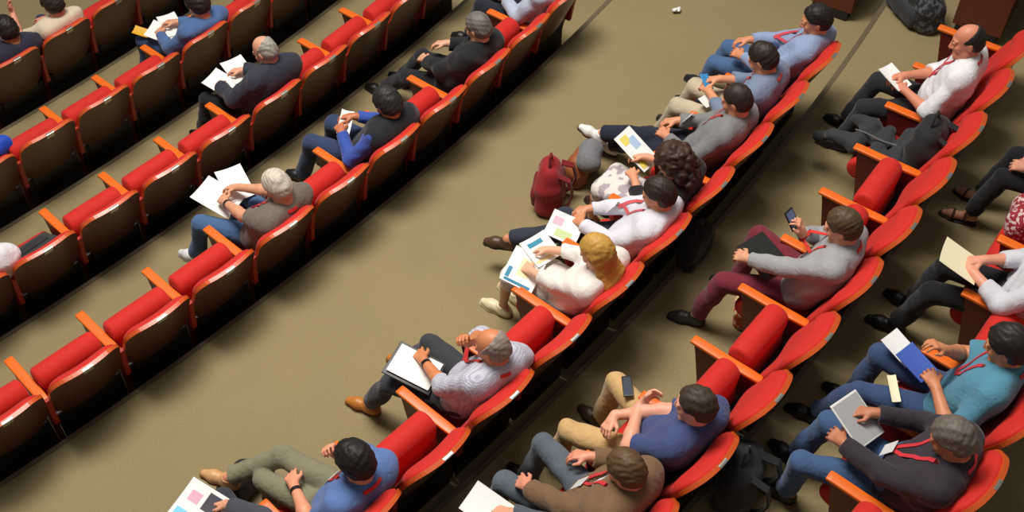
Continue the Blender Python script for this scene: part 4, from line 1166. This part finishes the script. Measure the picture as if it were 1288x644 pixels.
# crumpled tissue in the aisle
F = Field(); rg = np.random.default_rng(4)
for q in range(9): F.ell((rg.uniform(-.03, .03), rg.uniform(-.03, .03), .016 + rg.uniform(0, .022)), (rg.uniform(.018, .03), rg.uniform(.012, .024), .014), rotm(*rg.uniform(-50, 50, 3)), k=.006)
F.plane((0, 0, .001), (0, 0, -1), (0, 0, 0), .2)
ts = link('tissue', F.mesh('tissue', .005, (.0025, 70, 2)), M_PAPER); ts.location = (1.53, 8.82, .3003); tag(ts, 'crumpled white tissue alone on the aisle carpet near the top edge', 'tissue')

# low dark wooden partitions that start beyond the side gangway
def partition(a0, a1, R0, R1, z, h, label):
    root = empty('wooden_partition', (CX + R1 * math.sin(R_(a0)), CY + R1 * math.cos(R_(a0)), z)); tag(root, label, 'partition')
    base = Vector(root.location)
    def ring(a, q): return [Vector((CX + R * math.sin(R_(a)), CY + R * math.cos(R_(a)), z + hh)) - base for R, hh in q]
    for nm, q, mt in (('panel', [(R0, .10), (R1, .10), (R1, h), (R0, h)], M_PANEL), ('plinth', [(R0 + .03, 0), (R1 - .03, 0), (R1 - .03, .10), (R0 + .03, .10)], M_DARK), ('top_rail', [(R0 - .015, h), (R1 + .015, h), (R1 + .015, h + .03), (R0 - .015, h + .03)], M_PANEL)):
        m = MB(); m.loft([ring(a0 + (a1 - a0) * k / 8, q) for k in range(9)]); m.build(nm, mt, root, smooth=False)
partition(121.60, 118.2, 31.38, 31.80, .5058, .72, 'dark brown wooden partition behind the black duffel bag, top right corner')
partition(121.72, 118.6, 30.12, 30.52, .3003, .72, 'dark brown wooden partition at the top edge beyond the light-blue shirt')

# ------------------------------------------------------------------ light: house lights over the stage side, added soft overhead fill
def area(name, loc, target, size, power, col=(1, .95, .88), spread=180):
    l = bpy.data.lights.new(name, 'AREA'); l.shape = 'DISK'; l.size = size; l.energy = power; l.color = col; l.spread = R_(spread)
    o = bpy.data.objects.new(name, l); COL.objects.link(o); o.location = loc
    o.rotation_euler = (Vector(target) - Vector(loc)).to_track_quat('-Z', 'Y').to_euler()
    return o
area('house_light', (-2.9, 6.9, 11.5), (-1.2, 5.2, 0), 3.5, 575, spread=140)
area('house_light', (-.2, 7.8, 11.5), (1.2, 5.0, 0), 3.5, 222, spread=140)
area('overhead_fill', (-1.0, 6.5, 14), (-.8, 6.0, 0), 6.0, 460)  # unseen fill lamp added overhead to lift the general level
w = bpy.data.worlds.new('World'); sc.world = w; w.use_nodes = True
w.node_tree.nodes['Background'].inputs[0].default_value = (1, .95, .88, 1)
w.node_tree.nodes['Background'].inputs[1].default_value = .17
sc.view_settings.view_transform = 'Standard'; sc.view_settings.look = 'None'
sc.view_settings.exposure = 0.0; sc.view_settings.gamma = 1.0; sc.view_settings.use_curve_mapping = False
